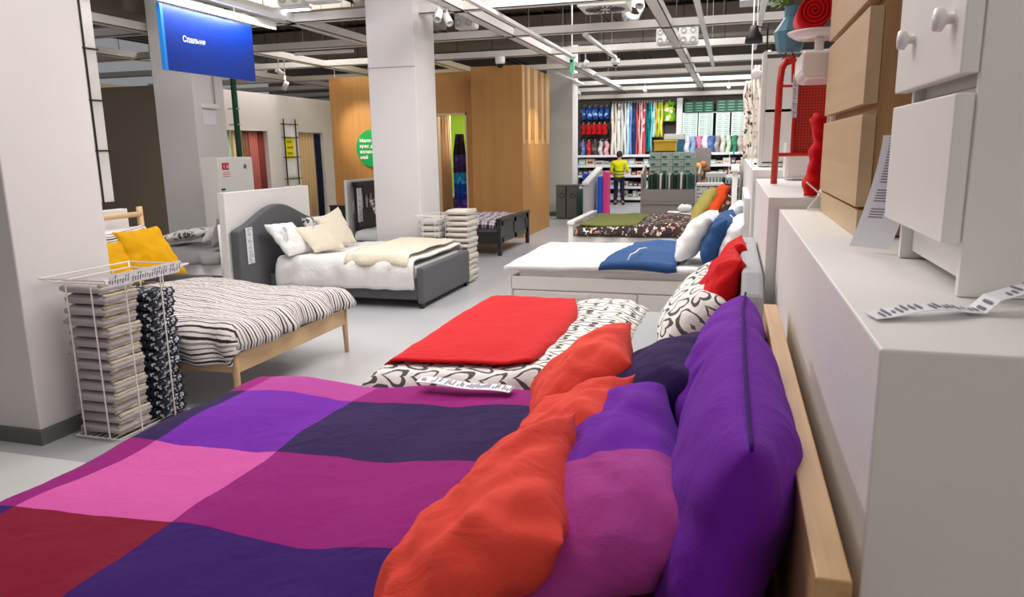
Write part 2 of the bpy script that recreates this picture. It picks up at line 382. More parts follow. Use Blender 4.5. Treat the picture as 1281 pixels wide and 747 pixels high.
def pillow(name, P, t, M, label, seed=0, cat='pillow', n=26, group=None, pinch=.035, wr=.014, mats=None, cellfn=None, seam=None, sag=0, parent=None, asym=.5):
    """cushion between four world corners P (top-far, top-near, bottom-near, bottom-far)"""
    P=[Vector(p) for p in P]; c=sum(P,Vector())/4
    nrm=(P[1]-P[0]).cross(P[3]-P[0]).normalized()
    W=((P[1]-P[0]).length+(P[2]-P[3]).length)/2; H=((P[3]-P[0]).length+(P[2]-P[1]).length)/2
    def pos(u,v,side):
        au,av=abs(u),abs(v)
        # edges are drawn inward between the corners
        uu=u*(1-pinch*(1-v*v)*1.6); vv=v*(1-pinch*(1-u*u)*1.6)
        s=(uu+1)/2; q=(vv+1)/2
        p=P[0]*(1-s)*(1-q)+P[1]*s*(1-q)+P[2]*s*q+P[3]*(1-s)*q
        prof=(max(0,1-abs(u)**4.5)*max(0,1-abs(v)**4.5))**.5*(.55+.45*(1-u*u*.6)*(1-v*v*.6))
        th=t*.5*prof
        # radial creases running to the corners
        e=(au**3+av**3)*.5
        cr=wr*math.sin((math.atan2(v,u))*11+seed+3*N(u*1.5,v*1.5,0,seed))*e*prof**.5*2
        cr+=wr*1.4*N(u*2.3,v*2.3,side,seed)*prof+wr*.7*N(u*6,v*6,side,seed)*prof
        k = 2*asym if side>0 else 2*(1-asym)
        p=p+nrm*side*(th*k+cr)
        p.z-=sag*prof*.3
        return p
    b=MB(); V=[];U=[];idx={}
    for side in (1,-1):
        for j in range(n+1):
            for i in range(n+1):
                if side==-1 and (i in(0,n) or j in(0,n)): idx[(side,i,j)]=idx[(1,i,j)]; continue
                u=-1+2*i/n; v=-1+2*j/n
                u=math.copysign(abs(u)**.85,u); v=math.copysign(abs(v)**.85,v)
                idx[(side,i,j)]=len(V); V.append(pos(u,v,side)); U.append((i/n*W,j/n*H))
    F=[];mi=[]
    for side in (1,-1):
        for j in range(n):
            for i in range(n):
                F.append((idx[side,i,j],idx[side,i+1,j],idx[side,i+1,j+1],idx[side,i,j+1])); mi.append(cellfn((i+.5)/n,(j+.5)/n) if cellfn else 0)
    b.add(V,F,mi,U)
    low=min(P,key=lambda p:p.z)
    o=b.build(name,mats or M,parent,loc=(c.x,c.y,min(p.z for p in P)),smooth=True,sub=1)
    tag(o,label,cat if parent is None else None,group)
    if seam:
        pts=[]
        for e in ([(-1,k/14) for k in range(-14,15)] if seam[0]=='u0' else [(k/14,-1) for k in range(-14,15)]): pts.append(pos(e[0],e[1],1))
        if seam[0]=='mid': pts=[pos(.0,k/14,1)+nrm*.004 for k in range(-14,15)]
        sb=MB().tube(pts,seam[2],6); so=sb.build('piping',seam[1],o,smooth=True)
    return o
def rotpillow(cx,cy,cz,w,h,lean,yaw=0,roll=0):
    """four corners of a cushion standing with its width along Y (yaw turns it), leaning back by lean degrees toward +X"""
    L=math.radians(lean); R=Matrix.Rotation(math.radians(yaw),3,'Z')@Matrix.Rotation(L,3,'Y')@Matrix.Rotation(math.radians(roll),3,'X')
    C=Vector((cx,cy,cz)); return [C+R@Vector((0,a*w/2,b*h/2)) for a,b in ((1,1),(-1,1),(-1,-1),(1,-1))]

# ================================================================ SETTING
b=MB(); b.box((-18,-4,-.1),(6,30,0)); struct(b.build('floor',FLOORM))
b=MB(); b.box((-18,-4,5.3),(6,30,5.45)); struct(b.build('ceiling',CEILM))
b=MB()
for i in range(60): b.box((-17.8+i*.38,-4,5.27),(-17.74+i*.38,30,5.31))
struct(b.build('trim_1',CEILM))
# back wall and far left walls
b=MB(); b.box((-18,26.6,0),(6,26.8,5.3)); struct(b.build('wall_back',mat('back_wall',(122,116,110),.8)))
struct(MB().box((-18,-4.1,0),(6,-4,5.3)).build('wall_rear',mat('rear_wall',(176,168,160),.8)))
struct(MB().box((4.5,-4,0),(4.6,26.6,5.3)).build('wall_right_outer',mat('outer_wall',(176,168,160),.8)))
def wall_with_holes(name,x0,x1,y0,y1,z0,z1,holes,M):
    b=MB(); ys=y0
    for h0,h1,ht in holes: b.box((x0,ys,z0),(x1,h0,z1)); b.box((x0,h0,ht),(x1,h1,z1)); ys=h1
    b.box((x0,ys,z0),(x1,y1,z1)); return struct(b.build(name,M))
wall_with_holes('wall_left',-10.15,-10,12.2,19,0,3.14,[(13.0,14.6,2.33),(15.84,16.95,2.33)],WALLW)
b=MB(); b.box((-16,12.0,0),(-10.0,12.2,3.15)); struct(b.build('wall_front',DARKW))
b=MB(); b.box((-13.4,12.2,0),(-13.3,26,3.4)); struct(b.build('wall_far_left',mat('room_beyond',(222,206,180),.8)))
# half-height display walls behind the headboards of the right row
def block(name,a,c,M=WHITE,bev=.004): b=MB(); b.box(a,c); return b.build(name,M,bevel=bev)
struct(block('wall_right',(.207,1.09,0),(1.5,3.5,1.57)))
struct(block('wall_right_middle',(.16,3.51,0),(1.5,5.5,1.62)))
struct(block('wall_right_far',(.14,5.51,0),(1.5,11.6,1.68)))
struct(block('wall_right_end',(.12,11.8,0),(1.5,12.9,1.66)))
struct(block('trim_2',(-3.05,2.05,0.0),(-12,3.25,.035),mat('white_podium',(222,222,222),.4)))
struct(block('trim_3',(-1.62,.95,0),(.2,13,.28),GREYU))
# square columns with grey plinth
def column(x0,y0,s=.72,y1=None):
    y1=y1 or y0+s; b=MB(); b.box((x0,y0,.1),(x0+s,y1,5.3)); o=struct(b.build('column',COLM,bevel=.01))
    b=MB(); b.box((x0-.012,y0-.012,0),(x0+s+.012,y1+.012,.1)); p=b.build('plinth',PLINTH,o); p.parent=o
    return o
column(-4.97,3.46); column(-4.97,9.75); column(-8.65,9.75); column(-4.95,20.2)
# horizontal seam strip on the middle column
b=MB(); b.box((-4.975,9.738,2.99),(-4.25,9.75,3.0)); struct(b.build('trim_4',mat('seam',(190,184,182),.7)))

# plywood room block with doorway
def ply():
    b=MB(); b.box((-5.3,15.0,0),(-4.2,17.35,3.53)); struct(b.build('wall_plywood_right',PLY))
    b=MB(); b.box((-8.9,15.5,0),(-6.3,15.62,3.5)); b.box((-6.3,15.5,2.62),(-5.6,15.62,3.5)); b.box((-5.6,15.5,0),(-5.3,15.62,3.5)); b.box((-6.3,15.5,0),(-5.6,15.62,.1))
    struct(b.build('wall_plywood_left',PLY))
    b=MB()
    for i,(y,wd) in enumerate([(15.03,.16),(15.42,.22),(15.98,.3),(16.6,.22),(17.05,.3)]): b.box((-4.2,y,1.95),(-4.19,y+wd,3.53))
    struct(b.build('trim_5',PLYL))
    b=MB()
    for y,wd in [(15.22,.18),(15.68,.26),(16.32,.24),(16.86,.16)]: b.box((-4.2,y,2.05),(-4.192,y+wd,3.53))
    struct(b.build('trim_6',PLYD))
    b=MB(); b.box((-8.5,18.2,0),(-5.3,18.3,3.2)); struct(b.build('wall_green',mat('lime_wall',(150,196,40),.7,emit=(150,196,40),estr=.0)))
    b=MB(); b.box((-6.31,15.49,.1),(-6.27,15.63,2.64)); b.box((-5.63,15.49,.1),(-5.59,15.63,2.64)); b.box((-6.31,15.49,2.6),(-5.59,15.63,2.64)); struct(b.build('door_1',mat('door_trim',(222,200,168),.6)))
ply()
light('AREA','green_room_light',(-6.0,16.6,3.0),70,(1,.97,.9),.8)
light('AREA','curtain_room_light',(-11.5,15.5,3.2),70,(1,.93,.85),1.5)

# ================================================================ CEILING GRID
BG='open ceiling grid beams'
def ubeam(a,c,w=.17,h=.13):
    """inverted U channel along X or Y"""
    b=MB(); t=.012
    if abs(a[0]-c[0])<.01:
        x=a[0]; b.box((x-w/2,a[1],3.7),(x+w/2,c[1],3.7+t)); b.box((x-w/2,a[1],3.7),(x-w/2+t,c[1],3.7+h)); b.box((x+w/2-t,a[1],3.7),(x+w/2,c[1],3.7+h))
    else:
        y=a[1]; b.box((a[0],y-w/2,3.7),(c[0],y+w/2,3.7+t)); b.box((a[0],y-w/2,3.7),(c[0],y-w/2+t,3.7+h)); b.box((a[0],y+w/2-t,3.7),(c[0],y+w/2,3.7+h))
    return b
for x,l in [(-1.1,'white ceiling grid beam running deep over the aisle right of the plywood block'),(-3.68,'white ceiling grid beam running deep in line with the plywood corner'),(-6.3,'white ceiling grid beam running deep just above the hanging blue sign'),(-8.8,'white ceiling grid beam running deep, left of the blue sign'),(-11.4,'leftmost white ceiling grid beam running deep'),]:
    o=ubeam((x,3,0),(x,26.5,0)).build('ceiling_beam',BEAM,loc=(x,14,3.7)); tag(o,l,'beam')
names=['first','second','third','fourth','fifth','sixth','seventh','eighth']
for k,y in enumerate([7.45,10.0,12.5,15.1,17.9,20.3,22.9,25.4]):
    o=ubeam((-16,y,0),(4.45,y,0),.14).build('ceiling_beam',BEAM,loc=(-3,y,3.7)); tag(o,'white ceiling grid crossbeam, %s one across counting from the camera'%names[k],'beam')
# light tracks hung under the grid
def track(p,q,label,r=.022):
    o=thing('light_track',label,'light track',((p[0]+q[0])/2,(p[1]+q[1])/2,p[2]))
    b=MB(); d=.035
    if abs(p[0]-q[0])<.05: b.box((p[0]-d,p[1],p[2]),(p[0]+d,q[1],p[2]+.05))
    else: b.box((p[0],p[1]-d,p[2]),(q[0],p[1]+d,p[2]+.05))
    b.build('rail',TRACK,o); 
    for t in (.15,.5,.85):
        x=p[0]+(q[0]-p[0])*t; y=p[1]+(q[1]-p[1])*t; MB().tube([(x,y,p[2]+.05),(x,y,5.3)],.0035,6).build('suspension_rod',DUCT,o)
    return o
track((-3.15,8.2,3.62),(-3.15,15.2,3.62),'long white light track running beside the beam to the green bracket')
track((-2.38,12.3,3.62),(-2.38,15.6,3.62),'short light track with round sensor at its end, centre of ceiling')
track((-.52,9.0,3.62),(-.52,18,3.62),'long light track left of the hanging cords')
track((.3,9.5,3.62),(.3,15.3,3.62),'rightmost short light track above the half-height wall')
track((-4.2,18,3.62),(-4.2,21.5,3.62),'distant light track above the fourth column')
track((-3.4,19,3.62),(-3.4,23,3.62),'distant light track in front of the striped textiles')
track((-5.95,6.2,3.62),(-5.95,9.3,3.62),'light track running along the top of the blue sign')
track((-7.9,12.6,3.62),(-6.7,12.6,3.62),'light track across behind the blue sign')
# cylindrical / can spot lamps under tracks and beams
def spot(loc,aim,label,energy=120,angle=50,col=(1,.9,.75),lamp=True,size=.035):
    bxs=min((-1.1,-3.68,-6.3,-8.8),key=lambda q:abs(q-loc[0])); bys=min((7.45,10.0,12.5,15.1,17.9,20.3,22.9,25.4),key=lambda q:abs(q-loc[1]))
    loc=(bxs,loc[1],loc[2]) if abs(bxs-loc[0])<abs(bys-loc[1]) else (loc[0],bys,loc[2])
    o=thing('spot_lamp',label,'lamp',loc,'ceiling spot lamps'); d=(Vector(aim)-Vector(loc)).normalized(); L=Vector(loc)
    MB().tube([Vector((L.x,L.y,3.705)),L],.012,8).build('stem',WHITE,o)
    MB().tube([L-d*.06,L+d*.1],.05,16,cap=False).add([], []).build('lamp_shade',WHITE,o,smooth=True,solid=.006)
    MB().tube([L-d*.062,L-d*.055],.05,16).build('back_plate',WHITE,o)
    if lamp: light('SPOT','spot_light',L+d*.02,energy,col,size,aim,angle,.7)
    return o
spot((-3.72,9.25,3.55),(-3.4,6.6,.5),'left one of the twin white spot lamps near the middle column',170,55)
spot((-3.6,9.55,3.55),(-1.6,8,.5),'right one of the twin white spot lamps near the middle column',170,60)
spot((-8.05,13.4,3.45),(-8.0,15.5,2.1),'white spot lamp lighting the plywood wall above the green disc',330,42,(1,.82,.55))
spot((-8.6,15.6,3.0),(-10,15.4,2.1),'white spot lamp lighting the framed yellow poster',160,40)
spot((-9.3,13.6,3.2),(-10,14,1.5),'added white spot lamp over the pink curtain doorway',60,50)  # extra lamp, added to light the curtains
spot((-2.9,14.6,3.5),(-4.2,16.0,2.0),'added white spot lamp washing the battened side of the plywood block',240,38,(1,.84,.6))  # lamp added to brighten the plywood side
spot((-3.0,4.2,3.5),(-1.2,2.2,.9),'added white spot lamp over the purple bed, out of the picture',150,80,(1,.95,.9))  # unseen lamp added to light the purple bed
spot((-2.9,6.6,3.5),(-1.2,4.2,.9),'added white spot lamp over the red blanket, out of the picture',150,60,(1,.95,.9))  # unseen lamp added to light the red blanket
spot((-2.0,9.0,3.5),(-1.0,6.8,.9),'added white spot lamp over the white bed',70,55,(1,.97,.95))  # extra lamp, added to light the white bed
spot((-1.6,4.6,3.5),(-4.6,5.2,.6),'added white spot lamp over the striped bed, out of the picture',90,60,(1,.93,.85))  # unseen lamp added to light the striped bed
spot((-5.6,5.3,3.5),(-5,8.3,.6),'added white spot lamp over the grey bed, out of the picture',130,60,(1,.94,.88))  # added lamp above the frame, lights the grey bed
for x,l in [(-4.6,'left'),(-2.6,'middle'),(-.2,'right')]:
    spot((x,22.4,3.5),(x+.2,26.2,2.2),'%s added spot lamp in front of the textile wall'%l,190,75,(1,.98,.95))  # lamps added to brighten the textile wall
# dome camera, sensor, green bracket, square diffuser
o=thing('security_camera','small white dome camera above the plywood corner','camera',(-4.62,15.0-.1,3.55))
MB().lathe((-4.62,14.9,3.55),[(0,.14),(.1,.14),(.1,.02),(.085,0),(0,0)]).build('housing',WHITE,o,smooth=False)
MB().lathe((-4.62,14.9,3.55),[(.07,0),(.06,-.045),(.03,-.07),(0,-.075)]).build('dome',BLK,o,smooth=True)
o=thing('motion_sensor','white round sensor at the end of the short centre light track','sensor',(-2.38,15.6,3.55))
MB().lathe((-2.38,15.6,3.5),[(0,.12),(.09,.12),(.09,.04),(.05,0),(0,0)]).build('housing',WHITE,o); MB().lathe((-2.38,15.6,3.5),[(.05,0),(.03,-.03),(0,-.035)]).build('lens',BLK,o,smooth=True)
o=thing('exit_bracket','small green bracket lamp hanging between two grid beams','bracket',(-3.3,15.6,3.5))
MB().box((-3.33,15.58,3.38),(-3.23,15.62,3.68)).build('plate',mat('mint_green',(120,200,160),.4,emit=(90,200,140),estr=.2),o,bevel=.01); MB().tube([(-3.28,15.6,3.65),(-3.28,15.6,5)],.012).build('rod',TRACK,o); MB().lathe((-3.28,15.55,3.62),[(0,.03),(.03,.02),(.03,-.02),(0,-.03)],12,axis='Y').build('bolt',BLK,o)
# swirl air diffuser
def diffuser(x,y,z,label,s=.36):
    o=thing('air_diffuser',label,'vent',(x,y,z)); MB().box((x-s,y-s,z),(x+s,y+s,z+.16)).build('plenum_box',WHITE,o,bevel=.01)
    b=MB()
    for k in range(20):
        a=2*PI*k/20; c,s_=math.cos(a),math.sin(a); p=lambda r,t:(x+r*(c*math.cos(t)-s_*math.sin(t)),y+r*(s_*math.cos(t)+c*math.sin(t)),z-.004)
        b.add([p(.08,0),p(.3,.1),p(.3,.22),p(.08,.25)],[(0,1,2,3)])
    b.build('swirl_slot',BLK,o,solid=.003); return o
diffuser(-1.95,11.7,3.9,'square swirl air diffuser in the centre of the ceiling')
# jet-nozzle boxes
def nozzle(x,y,z,label,s=.24):
    o=thing('jet_nozzle_box',label,'vent',(x,y,z)); MB().box((x-s,y,z-s),(x+s,y+.25,z+s)).build('box',WHITE,o,bevel=.05)
    for a in(-1,1):
        for c in(-1,1): MB().lathe((x+a*s*.48,y,z+c*s*.48),[(s*.34,0),(s*.3,-.03),(s*.2,-.02),(s*.14,.02)],14,axis='Y').build('nozzle',mat_n,o,smooth=True)
    return o
mat_n=mat('nozzle_plastic',(200,196,190),.4)
nozzle(-5.35,9.2,4.05,'white four-nozzle air box at upper left, the larger of the pair')
nozzle(-6.0,9.5,4.05,'smaller white four-nozzle air box left of its pair above the sign',.2)
nozzle(at_y(861,43,14.1).x,14.1,at_y(861,43,14.1).z,'white four-nozzle air box beside the deep beam, centre right',.17)
nozzle(at_y(831,45,14.1).x,14.1,at_y(831,45,14.1).z,'white four-nozzle air box behind the deep beam, narrower',.15)
nozzle(-4.65,12.9,4.15,'white four-nozzle air box seen right of the middle column',.2)
# ducts, trays, pipes above the grid
def duct(a,c,label,M=DUCT): b=MB(); b.box(a,c); o=b.build('air_duct',M,loc=a,bevel=.01); tag(o,label,'duct')
duct((-16,13.6,4.6),(4.4,14.2,5.2),'wide flat air duct crossing above the grid behind the diffuser',mat('beige_duct',(150,142,132),.7))
duct((-16,19.2,4.5),(4.4,19.9,5.2),'wide flat air duct crossing above the grid near the fourth column',mat('beige_duct',(150,142,132),.7))
duct((.0,12,4.3),(.8,12.6,4.8),'light grey duct box above the rightmost light track',mat('pale_duct',(206,206,206),.5))
duct((.0,13.8,4.25),(.8,14.4,4.55),'light grey duct box farther along above the rightmost track',mat('pale_duct',(200,200,200),.5))
duct((-9.6,9.6,4.0),(-8.9,12.5,4.6),'beige duct running deep above the left column',mat('beige_duct',(146,136,122),.7))
duct((-6.2,12.6,4.0),(-5.1,13.2,4.9),'grey duct segment behind the middle column',mat('pale_duct2',(150,146,142),.6))
b=MB()
pts=[(-8.3,9.0+.0,4.0+.0)]
def flex(p,q,r,label):
    p=Vector(p);q=Vector(q);b=MB();n=26;prof=[]
    rings=[p.lerp(q,i/n) for i in range(n+1)]; vs=[];fs=[];m=14;d=(q-p).normalized();a=d.orthogonal().normalized();c=d.cross(a)
    for i,g in enumerate(rings):
        rr=r*(1+.06*(i%2))
        for k in range(m): vs.append(g+(a*math.cos(2*PI*k/m)+c*math.sin(2*PI*k/m))*rr)
    for i in range(n):
        for k in range(m): fs.append((i*m+k,i*m+(k+1)%m,(i+1)*m+(k+1)%m,(i+1)*m+k))
    b.add(vs,fs); o=b.build('flexible_duct',mat('foil',(190,188,186),.25,metal=.8),loc=p,smooth=False); tag(o,label,'duct')
flex((-8.4,8.6,5.2),(-8.4,8.8,4.05),.22,'crinkled foil flexible duct at upper left beside the column')
flex((-5.9,12.2,4.25),(-4.9,12.3,4.3),.14,'crinkled foil flexible duct left of the middle column')
flex((-1.9,15.0,4.5),(-1.9,14.2,4.2),.16,'crinkled foil flexible duct next to the centre nozzle boxes')
for k,(y,z,l) in enumerate([(8.6,4.5,'first'),(11.2,4.4,'second'),(13.1,4.3,'third'),(16.4,4.3,'fourth'),(18.7,4.25,'fifth')]):
    b=MB(); b.tube([(-16,y,z),(5,y,z)],.022); b.tube([(-16,y+.1,z),(5,y+.1,z)],.018)
    for i in range(22): b.tube([(-15.5+i*.95,y,z),(-15.5+i*.95,y,5.3)],.008,5)
    o=b.build('cable_tray',CABLE,loc=(0,y,z)); tag(o,'dark cable run with hangers crossing above the grid, %s from the camera'%l,'cable run')
for k,(x,l) in enumerate([(-2.9,'centre'),(-7.2,'left'),(.9,'right')]):
    b=MB(); b.tube([(x,4,4.7),(x,26,4.7)],.03); b.tube([(x+.15,4,4.75),(x+.15,26,4.75)],.02); o=b.build('sprinkler_pipe',CABLE,loc=(x,10,4.7)); tag(o,'thin dark pipes running deep under the ceiling, %s'%l,'pipe')
# ceiling light bars seen through the grid
for x,y,z,l in [(-6.1,9.7,3.82,'bright rectangular light fitting left of the middle column'),(-7.1,10.6,3.85,'second bright light fitting right of the sign, farther back')]:
    o=thing('ceiling_light',l,'lamp',(x,y,z)); MB().box((x-.3,y-.06,z+.012),(x+.3,y+.06,z+.05)).build('housing',WHITE,o); MB().box((x-.29,y-.05,z),(x+.29,y+.05,z+.012)).build('diffuser',LEDM,o)

# ================================================================ BLUE SIGN
o=thing('hanging_sign','blue hanging department sign with white Cyrillic word, lit from above','sign',(-6.15,8.0,2.79))
MB().box((-6.19,7.2,2.79),(-6.155,8.82,3.5)).build('panel',SIGNB,o)
MB().box((-6.2,7.16,2.79),(-6.15,7.2,3.5)).build('edge_strip',SIGNE,o)
MB().box((-6.22,7.1,3.53),(-6.1,9.3,3.6)).build('light_rail',TRACK,o)
MB().box((-6.12,7.1,3.515),(-6.098,9.3,3.53)).build('light_strip',LEDM,o)
MB().tube([(-6.17,7.5,3.6),(-6.17,7.5,3.72)],.01).build('hanger',TRACK,o); MB().tube([(-6.17,8.5,3.6),(-6.17,8.5,3.72)],.01).build('hanger',TRACK,o)
text('lettering','Спальня',.095,(-6.152,7.48,3.13),(PI/2,0,PI/2),TXTW,o,.001,bold=.001)
light('AREA','sign_light',(-5.98,8.0,3.56),22,(.8,.88,1),1.6,(-6.16,8.0,3.1),size_y=.05)

# ================================================================ PURPLE BED (nearest, right row)
o=thing('bed','oak-headboard bed nearest the camera under the purple checked quilt','bed',(-.9,1.8,.28))
MB().box((.125,.935,.28),(.17,2.69,1.3)).build('headboard',OAK,o,bevel=.003)
MB().box((-1.9,.97,.4),(.125,1.0,.68)).build('side_rail',OAK,o,bevel=.003); MB().box((-1.9,2.62,.4),(.125,2.65,.68)).build('side_rail',OAK,o,bevel=.003)
MB().box((-1.94,.97,.28),(-1.9,2.65,.68)).build('footboard',OAK,o,bevel=.003)
for x in(-1.7,-.1):
    for y in(1.0,2.62): MB().box((x-.04,y-.03,.28),(x+.04,y+.03,.5)).build('leg',OAKD,o)
tag(MB().box((-1.89,1.0,.55),(.115,2.62,.86)).build('mattress',MATTR,bevel=.04),'grey-white mattress under the purple checked quilt','mattress')
xs=[-2.45+.035*i for i in range(15)]+[-1.925+.0]
def cellaxis(edges,step):
    out=[]
    for a,b_ in zip(edges,edges[1:]):
        n=max(1,round((b_-a)/step)); out+= [a+(b_-a)*i/n for i in range(n)]
    return out+[edges[-1]]
XE=[-2.35,-1.865,-1.385,-.40,-.1,.05]; YE=[.70,.93,1.43,1.93,2.44,2.95]
def qcell(x,y):
    i=sum(x>e for e in XE[1:-1]); j=sum(y>e for e in YE[1:-1])
    T=[[0,0,5,2,6],[3,3,3,4,5],[5,6,4,1,7],[0,0,3,2,3],[4,6,3,1,7],[5,3,3,2,3]]
    # rows: strip past the foot, first, second ... ; columns: y bands from near to far
    T={0:[4,3,5,2,5],1:[6,6,1,7,8],2:[3,3,5,2,5],3:[6,6,1,7,8],4:[3,3,5,2,5]}
    return T[min(i,4)][min(j,4)]
QM=[PURD,PNK,NVY,PURD,PURD,MAG,CRIM,PUR,MAUV]
drape('quilt',-1.93,.06,.96,2.63,.895,(.42,0,.26,.32),None,'purple, pink, crimson and navy large-checked quilt on the nearest bed','quilt',amp=.02,seed=3,
  xs=cellaxis(XE,.036),ys=cellaxis(YE,.036),mats=QM,cellfn=qcell,fine=.5,edge=lambda u,v:(u+.022*N(u*2.1,v*2.3,5,2)+.006*N(u*7,v*7,5,4),v+.03*N(u*2.6,v*1.3,9,2)+.008*N(u*9,v*6,9,4)),
  hump=lambda u,v:.035*math.exp(-((u+.5)**2)/.3)+.012*abs(math.sin(u*6.5))*(1 if u<-.3 else .5)-.006)
def tagstrip(name,pts,width,label,parent=None,axis=Vector((0,1,0)),lines=True,cat='paper tag',ink=8):
    """paper band along pts (3-D), lettering as ink lines"""
    pts=[Vector(p) for p in pts]; b=MB(); V=[];n=len(pts)
    for p in pts: V+= [p-axis*width/2,p+axis*width/2]
    b.add(V,[(2*i,2*i+1,2*i+3,2*i+2) for i in range(n-1)])
    o=b.build(name,PAPER,parent,loc=None if parent else pts[0],solid=.0012)
    tag(o,label,cat if parent is None else None)
    if lines:
        L=MB(); tot=n-1; kk=ink*5; rr=random.Random(ink*7+n)
        for k in range(kk):
            if rr.random()<.18: continue
            t0=(k+.3)/kk*tot; i=min(int(t0),n-2); f=t0-i; d=(pts[i+1]-pts[i]); q=pts[i]+d*f; nn=d.normalized().cross(axis).normalized()
            if nn.dot(Vector((.3,-.8,.6)))<0: nn=-nn
            st=-.40+.25*rr.random(); ww=width*(.25+.5*rr.random()); e=d*(tot/kk*.38)
            a=q+axis*width*st; c=a+axis*min(ww,width*(.42-st))
            L.add([a+nn*.002,c+nn*.002,c+e+nn*.002,a+e+nn*.002],[(0,1,2,3)])
        tag(L.build('printed_text',INK,o,solid=.0005),kind='stuff')
    return o
tagstrip('price_tag',[(-1.17+.04*i,2.60-.004*i,.952+.004*math.sin(i*.9)) for i in range(11)],.075,'long white paper tag lying on the far edge of the purple quilt')
# pillows on the purple bed
def V3(*a): return Vector(a)
pillow('pillow',rotpillow(-.01,1.54,1.18,.95,.48,13),.24,PUR,'bright purple pillow standing against the oak headboard, nearest the camera',1,pinch=.03,seam=('v0',PURD,.0035),wr=.010,asym=.62)
pillow('pillow',rotpillow(-.01,2.14,1.15,.74,.46,14,yaw=-2),.24,PUR,'bright purple pillow against the headboard behind the nearest upright purple one',2,seam=('v0',PURD,.0035),wr=.014)
pillow('pillow',[V3(.0,2.50,1.22),V3(-.04,1.88,1.24),V3(-.36,1.95,1.0),V3(-.36,2.56,1.0)],.24,None,'dark navy-plum pillow lying between the orange cushions and purple pillows',3,mats=[NVY,MAG],cellfn=lambda u,v:1 if (u<.1 and v<.25) else 0)
pillow('pillow',[V3(-.15,1.95,1.22),V3(-.0,1.16,1.20),V3(-.36,1.10,1.0),V3(-.46,1.93,1.0)],.26,None,'two-tone pillow, purple at the far half and mauve-pink at the near half',4,mats=[PUR,MAUV],cellfn=lambda u,v:1 if u>.60 else 0,wr=.02)
pillow('cushion',[V3(-.315,2.53,1.25),V3(-.26,2.12,1.22),V3(-.55,1.98,.99),V3(-.64,2.38,.99)],.2,ORG,'orange cushion farthest from the camera on the purple bed',5,wr=.014,pinch=.06)
pillow('cushion',[V3(-.23,1.99,1.235),V3(-.24,1.56,1.22),V3(-.56,1.52,.99),V3(-.57,1.93,.99)],.18,ORG,'middle orange cushion, half hidden by the nearest orange one',6,wr=.02,pinch=.06)
pillow('cushion',[V3(-.325,1.62,1.25),V3(-.245,1.12,1.19),V3(-.56,.90,.99),V3(-.63,1.34,.98)],.21,ORG,'large orange cushion nearest the camera',7,wr=.02,pinch=.06)

# ================================================================ RED BED (hearts)
o=thing('bed','light grey upholstered bed beneath the red blanket','bed',(-.7,4,.28))
b=MB(); b.prism([(3.22,.28),(4.85,.28),(4.85,1.22),(4.7,1.3),(3.37,1.3),(3.22,1.22)],'X',.06,.15); b.build('headboard',LGREY,o,bevel=.02)
MB().box((-1.68,3.22,.36),(.06,4.82,.6)).build('bed_box',LGREY,o,bevel=.02)
for x in(-1.55,-.1):
    for y in(3.32,4.72): MB().box((x-.03,y-.03,.28),(x+.03,y+.03,.36)).build('leg',BLK,o)
tag(MB().box((-1.64,3.22,.58),(.06,4.82,.79)).build('mattress',LGREY,bevel=.05),'light grey mattress showing between the heart duvet and its pillows','mattress')
drape('duvet',-1.60,-.50,3.18,4.86,.81,(.22,.0,.28,.25),HEART,'white duvet with brushed grey hearts under the red blanket','duvet',amp=.014,seed=5,hump=lambda u,v:.045*math.exp(-((u+.75)/.22)**4)-.03*max(0,(u+.62)/.12 if u>-.62 else 0))
HUMP=lambda u,v:.045*math.exp(-((u+.75)/.22)**4)-.03*max(0,(u+.62)/.12 if u>-.62 else 0)
drape('blanket',-1.57,-.9,3.23,4.85,.83,(.07,0,.0,.12),RED,'bright red fleece blanket spread over the foot of the heart-patterned bed','blanket',amp=.014,seed=5,edge=lambda u,v:(u+(.10*math.sin((4.9-v)*1.7)-.11*max(0,(v-3.8)))*max(0,(u+1.3)/.4)*(1 if u>-1.3 else 0),v+.012*math.sin(u*9)*(1 if v<3.4 else 0)),thick=.01,hump=lambda u,v:HUMP(u,v)+.012)
pillow('pillow',[V3(-.02,4.78,1.14),V3(-.02,4.2,1.14),V3(-.30,4.2,.86),V3(-.30,4.80,.86)],.2,HEART,'white pillow with grey brushed hearts, farther one behind the red cushions',8)
pillow('pillow',[V3(-.03,4.22,1.17),V3(.0,3.42,1.15),V3(-.30,3.38,.88),V3(-.34,4.15,.88)],.22,HEART,'white pillow with grey brushed hearts nearest the purple bed',9)
pillow('cushion',rotpillow(-.0,4.30,1.13,.48,.45,18),.17,REDC,'red cushion farther back against the light grey headboard',10,pinch=.06,wr=.016)
pillow('cushion',rotpillow(-.05,3.72,1.13,.50,.47,24,yaw=4),.17,REDC,'red cushion in front, next to the bright purple pillow',11,pinch=.06,wr=.016)

